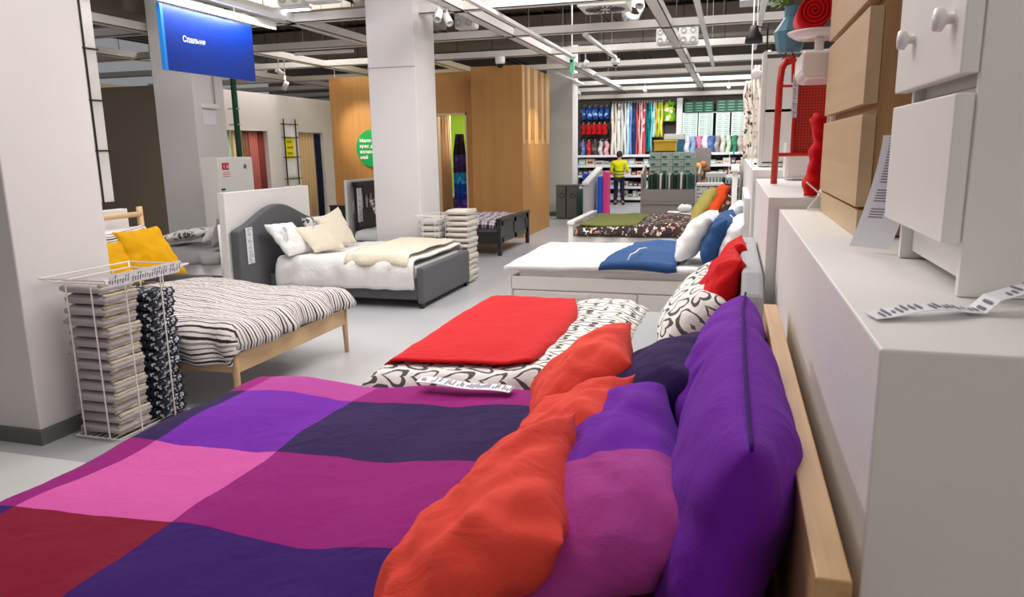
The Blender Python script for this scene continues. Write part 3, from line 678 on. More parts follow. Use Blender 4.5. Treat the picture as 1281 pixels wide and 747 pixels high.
# ================================================================ WHITE BED with drawers
o=thing('bed','white storage bed with drawers between the red-blanket bed and the olive one','bed',(-.8,6.8,.28))
b=MB(); b.box((-1.79,6.02,.28),(.13,7.6,.66)); b.build('bed_box',LACQ,o,bevel=.004)
b=MB(); b.box((-1.80,6.0,.665),(.13,6.02,.775)); b.build('side_rail',LACQ,o,bevel=.003); MB().box((-1.80,7.6,.3),(.13,7.62,.775)).build('side_rail',LACQ,o,bevel=.003)
MB().box((-1.81,6.0,.28),(-1.79,7.62,.775)).build('footboard',LACQ,o,bevel=.003)
for a,c in((-1.77,-.72),(-.70,.12)):
    d=MB().box((a,5.995,.3),(c,6.018,.655)).build('drawer',LACQ,o,bevel=.003)
    m_=(a+c)/2; MB().box((m_-.13,5.985,.6),(m_+.13,6.0,.64)).build('handle',LACQ,d,bevel=.003)
MB().box((.10,6.0,.28),(.14,7.62,1.45)).build('headboard',LACQ,o,bevel=.004)
tag(MB().box((-1.75,6.05,.66),(.09,7.56,.86)).build('mattress',SHEETW,bevel=.04),'white mattress on the drawer bed','mattress')
drape('duvet',-1.82,.0,6.06,7.6,.875,(.05,.0,.06,.1),SHEETW,'plain white duvet on the drawer bed','duvet',amp=.016,seed=8,hump=lambda u,v:.0)
drape('throw',-1.02,-.40,6.03,7.35,.925,(.0,.0,.10,.0),BLUE,'folded blue throw with thin white cord on the white duvet','throw',amp=.022,seed=9,thick=.035,hump=lambda u,v:.02*math.sin((u+1.02)*5),edge=lambda u,v:(u+.10*(v-6.0)*(-.4-u)/.62+.03*N(u*3,v*3,1,7),v+.05*N(u*3,2,1,7)))
MB().tube([(-.80+.10*i/12+.02*math.sin(i*.5),6.02+.55*i/12,.975+.012*math.sin(i*.3)-(.05 if i==0 else 0)) for i in range(13)],.006,6).build('cord',SHEETW,bpy.data.objects['throw'],smooth=True)
pillow('pillow',[V3(-.10,6.75,1.3),V3(-.16,6.2,1.28),V3(-.42,6.12,.92),V3(-.40,6.75,.92)],.22,SHEETW,'white pillow leaning left of the blue pillow',12)
pillow('pillow',[V3(.02,6.66,1.32),V3(-.03,6.08,1.28),V3(-.2,6.0,.92),V3(-.16,6.6,.92)],.2,BLUE,'denim blue pillow with white cord piping',13,seam=('mid',SHEETW,.006))
pillow('pillow',[V3(.11,6.5,1.30),V3(.11,5.98,1.26),V3(-.06,5.95,.9),V3(-.06,6.55,.9)],.18,SHEETW,'white pillow upright against the headboard, right of the blue pillow',14)
pillow('pillow',[V3(.09,7.2,1.36),V3(.09,6.6,1.36),V3(-.08,6.6,.9),V3(-.08,7.25,.9)],.18,SHEETW,'white pillow upright at the head, behind the blue pillow',15)

# ================================================================ OLIVE BED
o=thing('bed','white-framed bed with the olive throw and dark floral duvet','bed',(-1,11.1,.28))
for y in(10.24,12.0): MB().box((-2.2,y-.035,.0),(-2.13,y+.035,.83)).build('leg',LACQ,o,bevel=.004)
MB().box((-2.21,10.18,.79),(-2.11,12.06,.84)).build('foot_rail',LACQ,o,bevel=.006)
MB().box((-2.18,10.26,.35),(-2.15,11.98,.7)).build('footboard',LACQ,o,bevel=.004)
MB().box((-2.13,10.22,.42),(.0,10.25,.62)).build('side_rail',LACQ,o,bevel=.003); MB().box((-2.13,11.99,.42),(.0,12.02,.62)).build('side_rail',LACQ,o,bevel=.003)
MB().box((.0,10.15,0),(.07,10.25,1.52)).build('headboard_post',LACQ,o,bevel=.006); MB().box((.0,11.98,0),(.07,12.08,1.52)).build('headboard_post',LACQ,o,bevel=.006)
MB().box((-.02,10.1,1.52),(.09,12.12,1.57)).build('top_rail',LACQ,o,bevel=.006); MB().box((.02,10.25,.6),(.05,11.98,1.5)).build('headboard',LACQ,o,bevel=.004)
tag(MB().box((-2.1,10.28,.55),(-.02,11.96,.74)).build('mattress',MATTR,bevel=.04),'white mattress under the dark floral duvet','mattress')
drape('duvet',-2.1,-.35,10.28,11.95,.765,(.0,.0,.16,.1),FLOR,'dark floral duvet on the white-framed bed at the far right','duvet',amp=.03,seed=11,hump=lambda u,v:.05*math.exp(-((u+.8)/.35)**2))
drape('throw',-2.02,-1.25,10.3,11.95,.80,(.0,.0,.04,.05),OLV,'olive green throw on the foot of the white-framed bed','throw',amp=.02,seed=12,thick=.02,edge=lambda u,v:(u-.14*(v-10.3)*(u+2.0)/.75*0+.05*N(u*2,v*2,1,3),v))
pillow('cushion',[V3(-.22,11.0,1.28),V3(-.2,10.45,1.28),V3(-.5,10.3,.82),V3(-.5,10.9,.82)],.22,OLVP,'pale olive cushion leaning left of the orange one',16,pinch=.07)
pillow('cushion',[V3(-.1,11.2,1.33),V3(-.05,10.5,1.33),V3(-.3,10.3,.85),V3(-.3,10.9,.85)],.22,ORG2,'burnt orange cushion beside the pale olive one',17,pinch=.07)
pillow('pillow',[V3(.02,11.4,1.32),V3(.03,10.6,1.3),V3(-.14,10.25,.8),V3(-.14,11.2,.8)],.2,FLOR,'dark floral pillow against the white headboard posts',18)

# ================================================================ STRIPED BED (left row, near)
o=thing('bed','pale birch bed with rounded legs under the striped duvet','bed',(-4.45,5.2,0))
for y in (4.38,5.98): MB().tube([(-3.42,y,0),(-3.43,y,.47)],.02,12,r2=.032).build('leg',BIRCH,o,smooth=True)
for y in (4.42,5.86): MB().tube([(-5.50,y,0),(-5.52,y,1.36)],.028,12).build('headboard_post',BIRCH,o,smooth=True)
MB().box((-3.44,4.4,.27),(-3.41,5.96,.42)).build('foot_rail',BIRCH,o,bevel=.006)
MB().box((-5.5,4.38,.27),(-3.42,4.41,.42)).build('side_rail',BIRCH,o,bevel=.006); MB().box((-5.5,5.93,.27),(-3.42,5.96,.42)).build('side_rail',BIRCH,o,bevel=.006)
MB().tube([(-5.51,4.42,1.29),(-5.51,5.86,1.29)],.026,10).build('head_rail',BIRCH,o,smooth=True); MB().tube([(-5.51,4.42,1.12),(-5.51,5.86,1.12)],.06,10).build('headboard_cushion',SHEETW,o,smooth=True)
tag(MB().box((-5.45,4.44,.36),(-3.46,5.92,.56)).build('mattress',MATTR,bevel=.04),'mattress on the birch bed under the striped duvet','mattress')
drape('duvet',-5.2,-3.48,4.44,5.92,.60,(.0,.19,.30,.24),STRIPE,'white duvet with brown and black stripes on the birch bed','duvet',amp=.03,seed=21,hump=lambda u,v:.07*math.exp(-((u+4.7)/.8)**2)*math.exp(-((v-5.2)/.7)**2)+.0)
pillow('cushion',[V3(-5.42,5.95,1.17),V3(-5.46,5.42,1.16),V3(-5.2,5.36,.72),V3(-5.08,5.92,.70)],.17,YEL,'mustard yellow cushion in front on the striped bed',22,pinch=.045)
pillow('cushion',[V3(-5.46,5.5,1.1),V3(-5.47,5.0,1.1),V3(-5.25,5.0,.7),V3(-5.2,5.5,.68)],.16,YEL,'second mustard yellow cushion, partly hidden behind the column',23,pinch=.045)
pillow('pillow',[V3(-5.47,5.85,1.2),V3(-5.48,5.2,1.16),V3(-5.38,5.2,.62),V3(-5.36,5.8,.62)],.15,STRIPE,'striped pillow behind the mustard cushions',24)
# white panels behind the heads of the left row
def panel(x,y0,y1,z,label,t=.09):
    o=block('partition_board',(x-t,y0,0),(x,y1,z)); tag(o,label,'display panel'); return o
panel(-5.78,4.2,5.98,1.33,'low white panel behind the birch headboard')
panel(-5.68,7.33,9.15,1.40,'white display panel behind the arched grey headboard')
panel(-5.95,10.72,12.8,1.40,'white display panel behind the black-brown headboard',.05)
# lattice on white board at far left
o=thing('wall_lattice','tall white board with black wire lattice beside the big left column','lattice board',(-6.2,5.9,1.36))
MB().box((-6.26,5.2,1.36),(-6.215,6.27,4.0)).build('board',WHITE,o)
b=MB()
for y in(5.4,6.12): b.box((-6.21,y-.008,1.36),(-6.198,y+.008,4.0))
for z in(1.37,1.9,2.4,2.9,3.4): b.box((-6.21,5.2,z-.008),(-6.196,6.29,z+.008))
b.build('wire_lattice',BLK,o)

# ================================================================ GREY ARCHED BED
o=thing('bed','dark grey upholstered bed with arched headboard','bed',(-4.5,8.7,0))
pts=[]
for i in range(31):
    t=i/30; y=7.36+t*1.72; 
    z=.95+.03*min(1,min(t,1-t)*20)+.23*(.5-.5*math.cos(2*PI*min(1,max(0,(t-.03)/.94))))**.85
    pts.append((y,z-.0))
MB().prism([(7.36,.2)]+pts+[(9.08,.2)],'X',-5.66,-5.55).build('headboard',GREYFAB,o,bevel=.02)
MB().box((-3.53,7.88,.06),(-3.44,9.50,.50)).build('footboard',GREYFAB,o,bevel=.025)
MB().box((-5.55,7.9,.1),(-3.53,7.96,.36)).build('side_rail',GREYFAB,o,bevel=.02); MB().box((-5.55,9.42,.1),(-3.53,9.48,.36)).build('side_rail',GREYFAB,o,bevel=.02)
for x in(-5.4,-3.49):
    for y in(7.93,9.45): MB().box((x-.025,y-.025,0),(x+.025,y+.025,.1)).build('leg',BLK,o)
tagstrip('price_tag',[(-5.543,7.56,.98-.04*i) for i in range(12)],.13,'white paper price tag hanging on the arched headboard',ink=9)
tag(MB().box((-5.5,7.95,.3),(-3.56,9.43,.5)).build('mattress',MATTR,bevel=.04),'white mattress on the arched grey bed','mattress')
drape('duvet',-5.4,-3.56,7.93,9.45,.55,(.0,.0,.36,.1),SHEETW,'white duvet on the arched grey bed, hanging over the near side','duvet',amp=.018,seed=31,hump=lambda u,v:.04)
drape('throw',-4.45,-3.62,7.95,9.42,.625,(.0,.0,.14,.05),CREAM,'cream fringed throw across the white duvet','throw',amp=.02,seed=32,thick=.012,hump=lambda u,v:.035)
th=bpy.data.objects[[k.name for k in bpy.data.objects if k.get('label','').startswith('cream fringed')][0]]
b=MB()
for i in range(44):
    x=-4.44+i*.0185; b.tube([(x,7.86,.52),(x+.004*math.sin(i*2.1),7.85,.49),(x+.008*math.sin(i*1.7),7.855,.455)],.006,4)
b.build('fringe',CREAM,th)
pillow('pillow',[V3(-5.4,8.25,.98),V3(-5.45,7.72,1.0),V3(-5.15,7.76,.6),V3(-5.1,8.3,.6)],.17,SHEETW,'white pillow at the left with a long paper tag, on the arched grey bed',33)
pillow('pillow',[V3(-5.38,9.1,1.0),V3(-5.42,8.5,1.02),V3(-5.25,8.5,.62),V3(-5.2,9.1,.62)],.17,BWMOT,'white patterned pillow behind the cream cushions',34)
pillow('cushion',[V3(-5.2,9.1,1.12),V3(-5.3,8.62,.98),V3(-5.0,8.5,.62),V3(-4.88,9.0,.62)],.15,CREAMP,'larger cream cushion at the right on the arched grey bed',35,pinch=.045)
pillow('cushion',[V3(-5.12,8.6,.93),V3(-5.28,8.1,.92),V3(-4.95,8.02,.62),V3(-4.78,8.5,.62)],.14,CREAMP,'small cream cushion in front with a paper tag',36,pinch=.045)
tagstrip('price_tag',[(-5.12+.012*i,8.30-.004*i,.93-.028*i) for i in range(6)],.08,'small white tag on the front cream cushion',ink=4)
tagstrip('price_tag',[(-5.26+.012*i,7.86,.96-.04*i) for i in range(9)],.10,'long white tag hanging down the left white pillow',ink=6)
# bedside table between the panels
o=thing('bedside_table','black-brown bedside table with lower shelf against the plywood wall','bedside table',(-6.5,10.8,0))
def legs(o,x0,x1,y0,y1,z,r,M):
    for x in(x0+r,x1-r):
        for y in(y0+r,y1-r): MB().box((x-r,y-r,0),(x+r,y+r,z)).build('leg',M,o)
by0,by1=11.2,11.6; bx0=at_y(413,265,11.2).x; bx1=bx0+.45
MB().box((bx0-.01,by0-.01,.93),(bx1+.01,by1+.01,.96)).build('table_top',BLACKW,o,bevel=.003); MB().box((bx0,by0,.70),(bx1,by1,.93)).build('drawer',BLACKW,o,bevel=.003)
legs(o,bx0,bx1,by0,by1,.7,.02,BLACKW); MB().box((bx0,by0,.22),(bx1,by1,.24)).build('shelf',BLACKW,o)
tag(MB().box((bx0-.75,11.4,0),(bx0-.12,11.9,.60)).build('display_box',WHITE,bevel=.01),'white low display box beside the bedside table','box')

# ================================================================ BLACK-BROWN BED
o=thing('bed','black-brown wooden bed with panelled footboard and plaid duvet','bed',(-4.8,13.3,0))
for y in(12.34,14.2): MB().box((-3.93,y-.035,0),(-3.86,y+.035,.63)).build('leg',BLACKW,o,bevel=.004)
MB().box((-3.95,12.28,.62),(-3.84,14.26,.655)).build('top_rail',BLACKW,o,bevel=.006)
fb=MB().box((-3.91,12.37,.22),(-3.885,14.17,.62)).build('footboard',BLACKW,o)
b=MB()
for a in [(12.37,12.50),(13.2,13.34),(14.04,14.17)]: b.box((-3.885,a[0],.22),(-3.872,a[1],.62))
b.box((-3.885,12.37,.52),(-3.872,14.17,.62)); b.box((-3.885,12.37,.22),(-3.872,14.17,.32)); b.build('panel_frame',BLACKW,fb,bevel=.003)
MB().box((-5.85,12.34,.2),(-3.93,12.37,.42)).build('side_rail',BLACKW,o,bevel=.003); MB().box((-5.85,14.17,.2),(-3.93,14.2,.42)).build('side_rail',BLACKW,o,bevel=.003)
tag(MB().box((-5.85,12.4,.35),(-3.96,14.14,.5)).build('mattress',SHEETG,bevel=.03),'grey mattress on the black-brown bed','mattress')
drape('duvet',-5.6,-3.98,12.42,14.12,.55,(.0,.0,.12,.1),PLAID,'black and white plaid duvet on the black-brown bed','duvet',amp=.03,seed=41,hump=lambda u,v:.05)
# bed whose head shows left of the middle column
o=thing('bed','black-brown slatted headboard bed seen left of the middle column','bed',(-5.6,11.2,0))
for y in(10.66,12.3): MB().box((-5.9,y-.035,0),(-5.83,y+.035,1.36)).build('headboard_post',BLACKW,o,bevel=.003)
MB().box((-5.92,10.6,1.30),(-5.81,12.36,1.37)).build('top_rail',BLACKW,o,bevel=.005); MB().box((-5.88,10.7,1.16),(-5.85,12.27,1.3)).build('upper_panel',BLACKW,o); MB().box((-5.88,10.7,.3),(-5.85,12.27,.93)).build('lower_panel',BLACKW,o)
for k in range(9): MB().box((-5.88,10.9+k*.16,.93),(-5.86,10.95+k*.16,1.16)).build('slat',BLACKW,o)
MB().box((-5.83,10.68,.2),(-5.0,10.71,.4)).build('side_rail',BLACKW,o)
o.location.y+=.22
b=MB(); drape('duvet',-5.8,-5.05,10.7,11.9,.60,(.0,.0,.2,.1),SHEETW,'white bedding at the head of the slatted bed','duvet',amp=.03,seed=42)
pillow('pillow',[V3(-5.62,11.5,1.12),V3(-5.72,11.0,1.1),V3(-5.5,10.95,.66),V3(-5.4,11.45,.66)],.16,PLAID,'black and white plaid pillow against the slatted headboard',43)
tagstrip('price_tag',[(-5.82,10.88,1.27-.05*i) for i in range(12)],.16,'long price tag hanging on the slatted headboard',ink=9)

# ================================================================ DAYBED FAR LEFT (grey bedding)
o=thing('bed','white-posted bed with grey bedding at far left behind the striped bed','bed',(-6.6,8.6,0))
for y in(7.6,8.65): MB().tube([(-6.0,y,0),(-6.0,y,.96)],.035,12).build('headboard_post',LACQ,o,smooth=True)
MB().tube([(-6.0,7.6,.94),(-6.0,8.65,.94)],.03,10).build('head_rail',LACQ,o,smooth=True)
MB().box((-8.0,7.6,.3),(-6.0,7.64,.45)).build('side_rail',LACQ,o); MB().box((-8.0,7.6,.3),(-7.96,8.65,.6)).build('footboard',LACQ,o)
for y in(7.62,8.63): MB().box((-8.0,y-.02,0),(-7.94,y+.02,.3)).build('leg',LACQ,o)
drape('duvet',-7.95,-6.05,7.66,8.6,.60,(.0,.0,.2,.1),SHEETG,'grey bedding on the far-left bed','duvet',amp=.03,seed=51)
pillow('pillow',[V3(-6.2,8.45,1.0),V3(-6.25,7.95,.98),V3(-6.6,7.95,.68),V3(-6.6,8.45,.68)],.2,BWMOT,'grey and white floral pillow on the far-left bed',52)
pillow('pillow',[V3(-6.08,8.2,1.06),V3(-6.1,7.68,1.04),V3(-6.22,7.65,.64),V3(-6.2,8.2,.64)],.15,SHEETG,'plain grey pillow against the white posts',53)
pillow('pillow',[V3(-6.75,8.5,.80),V3(-6.8,7.95,.78),V3(-7.3,7.9,.7),V3(-7.25,8.5,.7)],.15,BWMOT,'grey and white floral pillow lying flat on the far-left bed',54)
DX,DY=-.25,.35
o.location.x+=DX; o.location.y+=DY
for q in bpy.data.objects:
    if 'far-left bed' in q.get('label','') or q.get('label','')=='plain grey pillow against the white posts': 
        if q is not o: q.location.x+=DX; q.location.y+=DY
# white cabinet with red label
o=thing('cabinet','tall white metal cabinet with a small red label behind the grey bedding','cabinet',(-7.2,9.5,0))
MB().box((-7.39,9.1,0),(-7.10,9.9,1.80)).build('body',LACQ,o,bevel=.006); d=MB().box((-7.10,9.11,.05),(-7.085,9.89,1.77)).build('door',LACQ,o,bevel=.004)
MB().box((-7.085,9.115,1.33),(-7.07,9.19,1.355)).build('handle',BLK,d); MB().lathe((-7.085,9.70,1.66),[(0,.012),(.03,.01),(.035,0)],16,axis='X').build('lock',mat('steel',(150,150,150),.3,metal=.8),d)
MB().box((-7.086,9.17,1.62),(-7.08,9.32,1.72)).build('label',mat('label_red',(206,36,40),.5),d)
text('lettering','1 A',.085,(-7.078,9.19,1.64),(PI/2,0,PI/2),TXTW,d); b=MB()
for k in range(3): b.box((-7.086,9.18,1.52+k*.028),(-7.083,9.33,1.53+k*.028))
tag(b.build('printed_text',mat('label_red2',(206,96,96),.5),d),kind='stuff')
o=thing('green_pipe','dark green pipe with two clamps rising beside the third column','pipe',(-8.38,11.3,0))
MB().tube([(-8.38,11.35,0),(-8.38,11.35,5.2)],.05,14).build('pipe_run',GRN,o,smooth=True)
for z in(2.35,2.62): MB().tube([(-8.52,11.33,z),(-8.28,11.33,z)],.012,8).build('clamp',TRACK,o)
o=thing('door_closer','grey box with vertical conduit on the third column','box',(-7.92,10.1,2.6)); MB().box((-7.925,9.9,2.55),(-7.86,10.25,2.62)).build('housing',LACQ,o,bevel=.006); MB().tube([(-7.9,10.2,2.62),(-7.9,10.2,4.2)],.012).build('conduit',mat('conduit',(150,150,150),.5),o); MB().box((-7.927,9.92,2.3),(-7.918,10.22,2.53)).build('notice',PAPER,o)

# curtains in the doorways of the far left wall
def curtain(x,y0,y1,z0,z1,M,label,wv=.04,n=7):
    b=MB();V=[];k=int((y1-y0)/.02)
    for i in range(k+1):
        y=y0+(y1-y0)*i/k; xx=x+wv*math.sin((y-y0)*2*PI*n/(y1-y0))
        V+=[(xx,y,z0),(xx+.01,y,(z0+z1)/2),(xx,y,z1)]
    b.add(V,[(3*i+j,3*i+3+j,3*i+4+j,3*i+1+j) for i in range(k) for j in(0,1)]); o=b.build('curtain',M,loc=(x,(y0+y1)/2,z0),smooth=True,solid=.006); tag(o,label,'curtain'); return o
TERR=cloth('terracotta_curtain',(168,96,88)); TERD=cloth('dark_red_curtain',(122,56,50)); BEIG=cloth('beige_curtain',(214,184,140)); NVC=cloth('navy_curtain',(30,36,64)); MINT=cloth('mint_curtain',(176,206,166)); BRN=cloth('brown_curtain',(130,86,66))
curtain(-10.09,13.05,13.4,0,2.33,MINT,'pale mint curtain beside the green pipe',.02,2)
curtain(-10.09,13.45,13.75,0,2.33,BEIG,'pale beige strip of curtain right of the green pipe',.02,2)
curtain(-10.08,13.78,14.0,0,2.33,BRN,'brown curtain in the doorway above the cabinet',.03,2)
curtain(-10.08,14.0,14.32,0,2.33,TERR,'terracotta pink curtain in the first doorway',.03,4)
curtain(-10.08,14.32,14.56,0,2.33,TERD,'dark red curtain at the right side of the first doorway',.03,3)
curtain(-10.08,15.86,16.62,0,2.31,BEIG,'pleated beige curtain in the second doorway',.04,6)
curtain(-10.07,16.64,16.94,0,2.31,NVC,'navy blue curtain next to the plywood wall',.03,2)
o=thing('framed_poster','yellow and white poster on a wire lattice between the curtained doorways','poster',(-9.95,15.4,1.2))
MB().box((-9.99,15.22,1.3),(-9.975,15.62,2.45)).build('backing',PAPER,o); MB().box((-9.974,15.24,1.72),(-9.968,15.58,2.2)).build('yellow_area',mat('poster_yellow',(240,226,20),.5),o)
b=MB()
for k in range(3): b.box((-9.966,15.28,2.08-k*.13),(-9.962,15.28+.2+.05*(k%2),2.12-k*.13))
b.build('printed_text',mat('poster_green',(150,140,20),.5),o)
b=MB()
for y in(15.18,15.66): b.box((-9.96,y-.01,1.1),(-9.94,y+.01,2.62))
for z in(1.25,1.75,2.2,2.5): b.box((-9.96,15.08,z-.01),(-9.94,15.76,z+.01))
b.build('wire_lattice',BLK,o)

# green disc sign on plywood
o=thing('disc_sign','round green sign with four lines of white text on the plywood wall','sign',(-7.86,15.45,1.93))
MB().lathe((-7.84,15.46,1.92),[(0,-.03),(.42,-.03),(.42,.03),(0,.03)],48,axis='Y').build('disc',GRNS,o)
for k,t in enumerate(['Маленькая','крес до','великого','май']): text('lettering',t,.105,(-8.17,15.425,2.06-k*.125),(PI/2,0,0),TXTW,o,.002,bold=.003)
# seen through the green doorway
o=thing('desk','olive-fronted desk inside the lime green room','desk',(-6,17,0)); MB().box((-6.8,16.6,.72),(-5.7,17.1,.78)).build('desk_top',BIRCH,o,bevel=.004); MB().box((-6.75,16.65,0),(-5.75,17.05,.72)).build('cabinet_front',mat('olive_front',(92,92,62),.6),o,bevel=.004)
o=thing('potted_plant','dark spiky potted plant in the lime green room','plant',(-6.35,16.8,.8)); MB().lathe((-6.3,16.85,.78),[(0,0),(.08,0),(.11,.18),(.1,.18),(0,.15)],16).build('pot',BLK,o,smooth=True)
b=MB()
for k in range(14):
    a=k*2.4; R_=.12+.12*((k*7)%5)/5; x,y=math.cos(a),math.sin(a); w_=.02
    b.add([(-6.3,16.85,.94),(-6.3+x*R_*.5-y*w_,16.85+y*R_*.5+x*w_,1.15),(-6.3+x*R_,16.85+y*R_,1.35+.1*(k%3)),(-6.3+x*R_*.5+y*w_,16.85+y*R_*.5-x*w_,1.15)],[(0,1,2,3)])
b.build('foliage',mat('dark_leaf',(24,44,26),.6),o,solid=.004)
o=thing('fruit_tray','tray heaped with yellow and red fruit on the desk','tray',(-6.1,16.7,.8)); MB().box((-6.2,16.62,.78),(-5.8,16.8,.82)).build('tray',BIRCH,o)
b=MB()
for k in range(12): b.lathe((-6.16+.06*(k%6),16.66+.06*(k//6),.82),[(0,0),(.03,.02),(.035,.04),(.02,.07),(0,.075)],8)
b.build('fruit',mat('fruit_yellow',(220,190,40),.5),o,smooth=True)
o=thing('hanging_towels','blue and purple patterned textile hanging in the lime green doorway','textile',(-5.8,15.9,.3))
for k,(z0,z1,c) in enumerate([(1.75,2.2,(40,26,40)),(1.35,1.75,(60,40,90)),(1.1,1.35,(30,120,170)),(.75,1.1,(20,60,150)),(.0,.75,(66,40,110))]):
    b=MB(); V=[]
    for i in range(13):
        xl,xr=at_y(567,200,15.8).x,at_y(583,200,15.8).x; q=.35 if k==0 else 0; u=i/12; yv=15.8+.03*math.sin(i*1.3); V+=[(xl+(xr-xl)*u,yv,z0),(xl+(xr-xl)*(u*(1-q)+q*.6),yv,z1)]
    b.add(V,[(2*i,2*i+2,2*i+3,2*i+1) for i in range(12)]); b.build('fabric_fold',blot_mat('printed_textile',[c,tuple(min(255,int(q*1.4)+10) for q in c),c],9,obj=True),o,smooth=True,solid=.02)
b=MB();V=[];xa0,xb0=at_y(545,200,16.2).x,at_y(565,200,16.2).x
for i in range(41):
    x=xa0+(xb0-xa0)*i/40; V+=[(x,16.2+.03*math.sin(i*1.1),.02),(x,16.2+.03*math.sin(i*1.1),2.75)]
b.add(V,[(2*i,2*i+2,2*i+3,2*i+1) for i in range(40)]); tag(b.build('curtain',BEIG,loc=(xa0,16.2,0),smooth=True,solid=.005),'beige curtain at the left of the lime green doorway','curtain')

# ================================================================ BASKETS OF BLANKETS
def pack(name,cx,cy,z,lx,ly,h,M1,M2,seed,label,cat,group=None,side='X'):
    """folded blanket: smooth wrapped slab whose folded edge faces +X"""
    r=random.Random(seed); b=MB(); n=10
    def slab(x0,x1,y0,y1,z0,z1,mi,rough):
        V=[];F=[];nu=12
        prof=[(x0,z0+.2*(z1-z0)),(x0,z1-.2*(z1-z0)),(x0+.02,z1),(x1-.03,z1),(x1,z1-.3*(z1-z0)),(x1,z0+.3*(z1-z0)),(x1-.03,z0),(x0+.02,z0)]
        for j in range(nu+1):
            y=y0+(y1-y0)*j/nu; e=.5+.5*min(1,min(j,nu-j)/1.5)
            for k,(x,zz) in enumerate(prof):
                q=rough*N(x*14+seed,y*14,zz*30,seed); c=(z0+z1)/2
                V.append((x+q,y+q,c+(zz-c)*e+q*.5))
        P=len(prof)
        for j in range(nu):
            for k in range(P): F.append((j*P+k,j*P+(k+1)%P,(j+1)*P+(k+1)%P,(j+1)*P+k))
        F.append(tuple(range(P))); F.append(tuple(nu*P+k for k in range(P))[::-1]); return V,F
    V,F=slab(cx-lx/2,cx+lx/2-.03,cy-ly/2,cy+ly/2,z,z+h,0,.004); b.add(V,F); o=b.build(name,M1,loc=(cx,cy,z),smooth=True); tag(o,label,cat,group)
    f=MB()
    for k in range(3):
        zz=z+h*(k+.5)/3+.001; pts=[(cx+lx/2-.045+.012*N(i*.5,k,seed,1),cy-ly/2+.012+(ly-.024)*i/8,zz+.004*N(i,k,seed,2)) for i in range(9)]
        f.tube(pts,h/5.2,7)
    f.build('folded_edge',M2,o,smooth=True); return o
GREYP=cloth('grey_lavender_wrap',(186,178,182),.15,12); FLEECE=cloth('beige_fleece',(204,190,172),.6,30); DKP=blot_mat('navy_white_knit',[(40,44,58),(220,220,222),(54,58,74),(190,190,196)],30,obj=True); WSH=cloth('white_sherpa',(226,218,210),.6,30); GPAT=blot_mat('grey_print_packs',[(206,206,204),(130,130,130),(220,218,214)],22,obj=True)
def basket(cx,cy,w,d,h,nc,label,z0=.02,tray=.06):
    o=thing('wire_basket',label,'basket',(cx,cy,0)); r=.005
    x0,x1,y0,y1=cx-w/2,cx+w/2,cy-d/2,cy+d/2
    b=MB(); 
    for z in (z0,): b.tube([(x0,y0,z),(x1,y0,z),(x1,y1,z),(x0,y1,z),(x0,y0,z)],r,6)
    for i in range(1,8): b.tube([(x0+(x1-x0)*i/8,y0,z0),(x0+(x1-x0)*i/8,y1,z0)],.003,5)
    b.build('base_frame',WIRE,o)
    b=MB()
    for i in range(nc):
        x=x0+(x1-x0)*(i+.4)/nc
        for y in(y0,y1): b.tube([(x,y,z0),(x,y,h)],r,6)
    for i in range(nc):
        y=y0+(y1-y0)*(i+.5)/nc
        for x in(x0,x1): b.tube([(x,y,z0),(x,y,h)],r,6)
    b.build('upright_wires',WIRE,o)
    b=MB(); e=tray; b.tube([(x0,y0,h),(x1,y0,h),(x1,y1,h),(x0,y1,h),(x0,y0,h)],r,6)
    b.tube([(x0-e,y0-e,h+e*.5),(x1+e,y0-e,h+e*.5),(x1+e,y1+e,h+e*.5),(x0-e,y1+e,h+e*.5),(x0-e,y0-e,h+e*.5)],r*1.1,6)
    for x,sx in((x0,-1),(x1,1)):
        for y,sy in((y0,-1),(y1,1)): b.tube([(x,y,h),(x+sx*e,y+sy*e,h+e*.5)],r,6)
    b.build('top_rim',WIRE,o); return o
# near basket: left pile of grey packs, right pile of dark ones
BX,BY=-3.86,3.92
bo=basket(-3.94,3.93,.40,.62,1.06,2,'white wire basket of folded blankets beside the big left column')
g='grey wrapped blankets in the near basket'
ordn=['bottom','second','third','fourth','fifth','sixth','seventh','eighth','ninth','tenth','eleventh','twelfth','thirteenth','fourteenth','fifteenth']
for k in range(14):
    pack('folded_blanket',-3.95+.012*math.sin(k*2.3),3.79+.008*math.sin(k*1.7),.03+k*.073,.35,.29,.069,GREYP,FLEECE,k,'grey-wrapped beige fleece blanket, %s from the bottom of the near basket'%ordn[k],'blanket',g)
for k in range(13):
    pack('folded_blanket',-3.89+.01*math.sin(k*2.9),4.11+.008*math.sin(k*1.1),.03+k*.070,.32,.24,.064,DKP,DKP,k+40,'navy and white knitted blanket, %s from the bottom of the near basket'%ordn[k],'blanket','navy and white blankets in the near basket')
tagstrip('price_label',[(-3.68,3.59+.037*i,1.085) for i in range(18)],.085,'long printed price label clipped along the rim of the near basket',axis=Vector((.25,0,1)).normalized(),ink=6)
# far baskets by the middle column
basket(-4.0,9.72,.36,.5,.95,2,'white wire basket of grey printed packs right against the middle column',tray=.03)
for k in range(10): pack('folded_blanket',-4.02+.01*math.sin(k),9.62,.04+k*.088,.32,.28,.078,GPAT,GPAT,k+70,'grey printed pack, %s from the bottom of the basket at the middle column'%ordn[k],'blanket','grey printed packs by the middle column')
for k in range(13): pack('folded_blanket',-3.62+.012*math.sin(k*2.1),9.75,.03+k*.078,.36,.40,.07,WSH,WSH,k+90,'white sherpa blanket, %s from the bottom of the pile by the middle column'%ordn[k],'blanket','white blankets piled by the middle column')

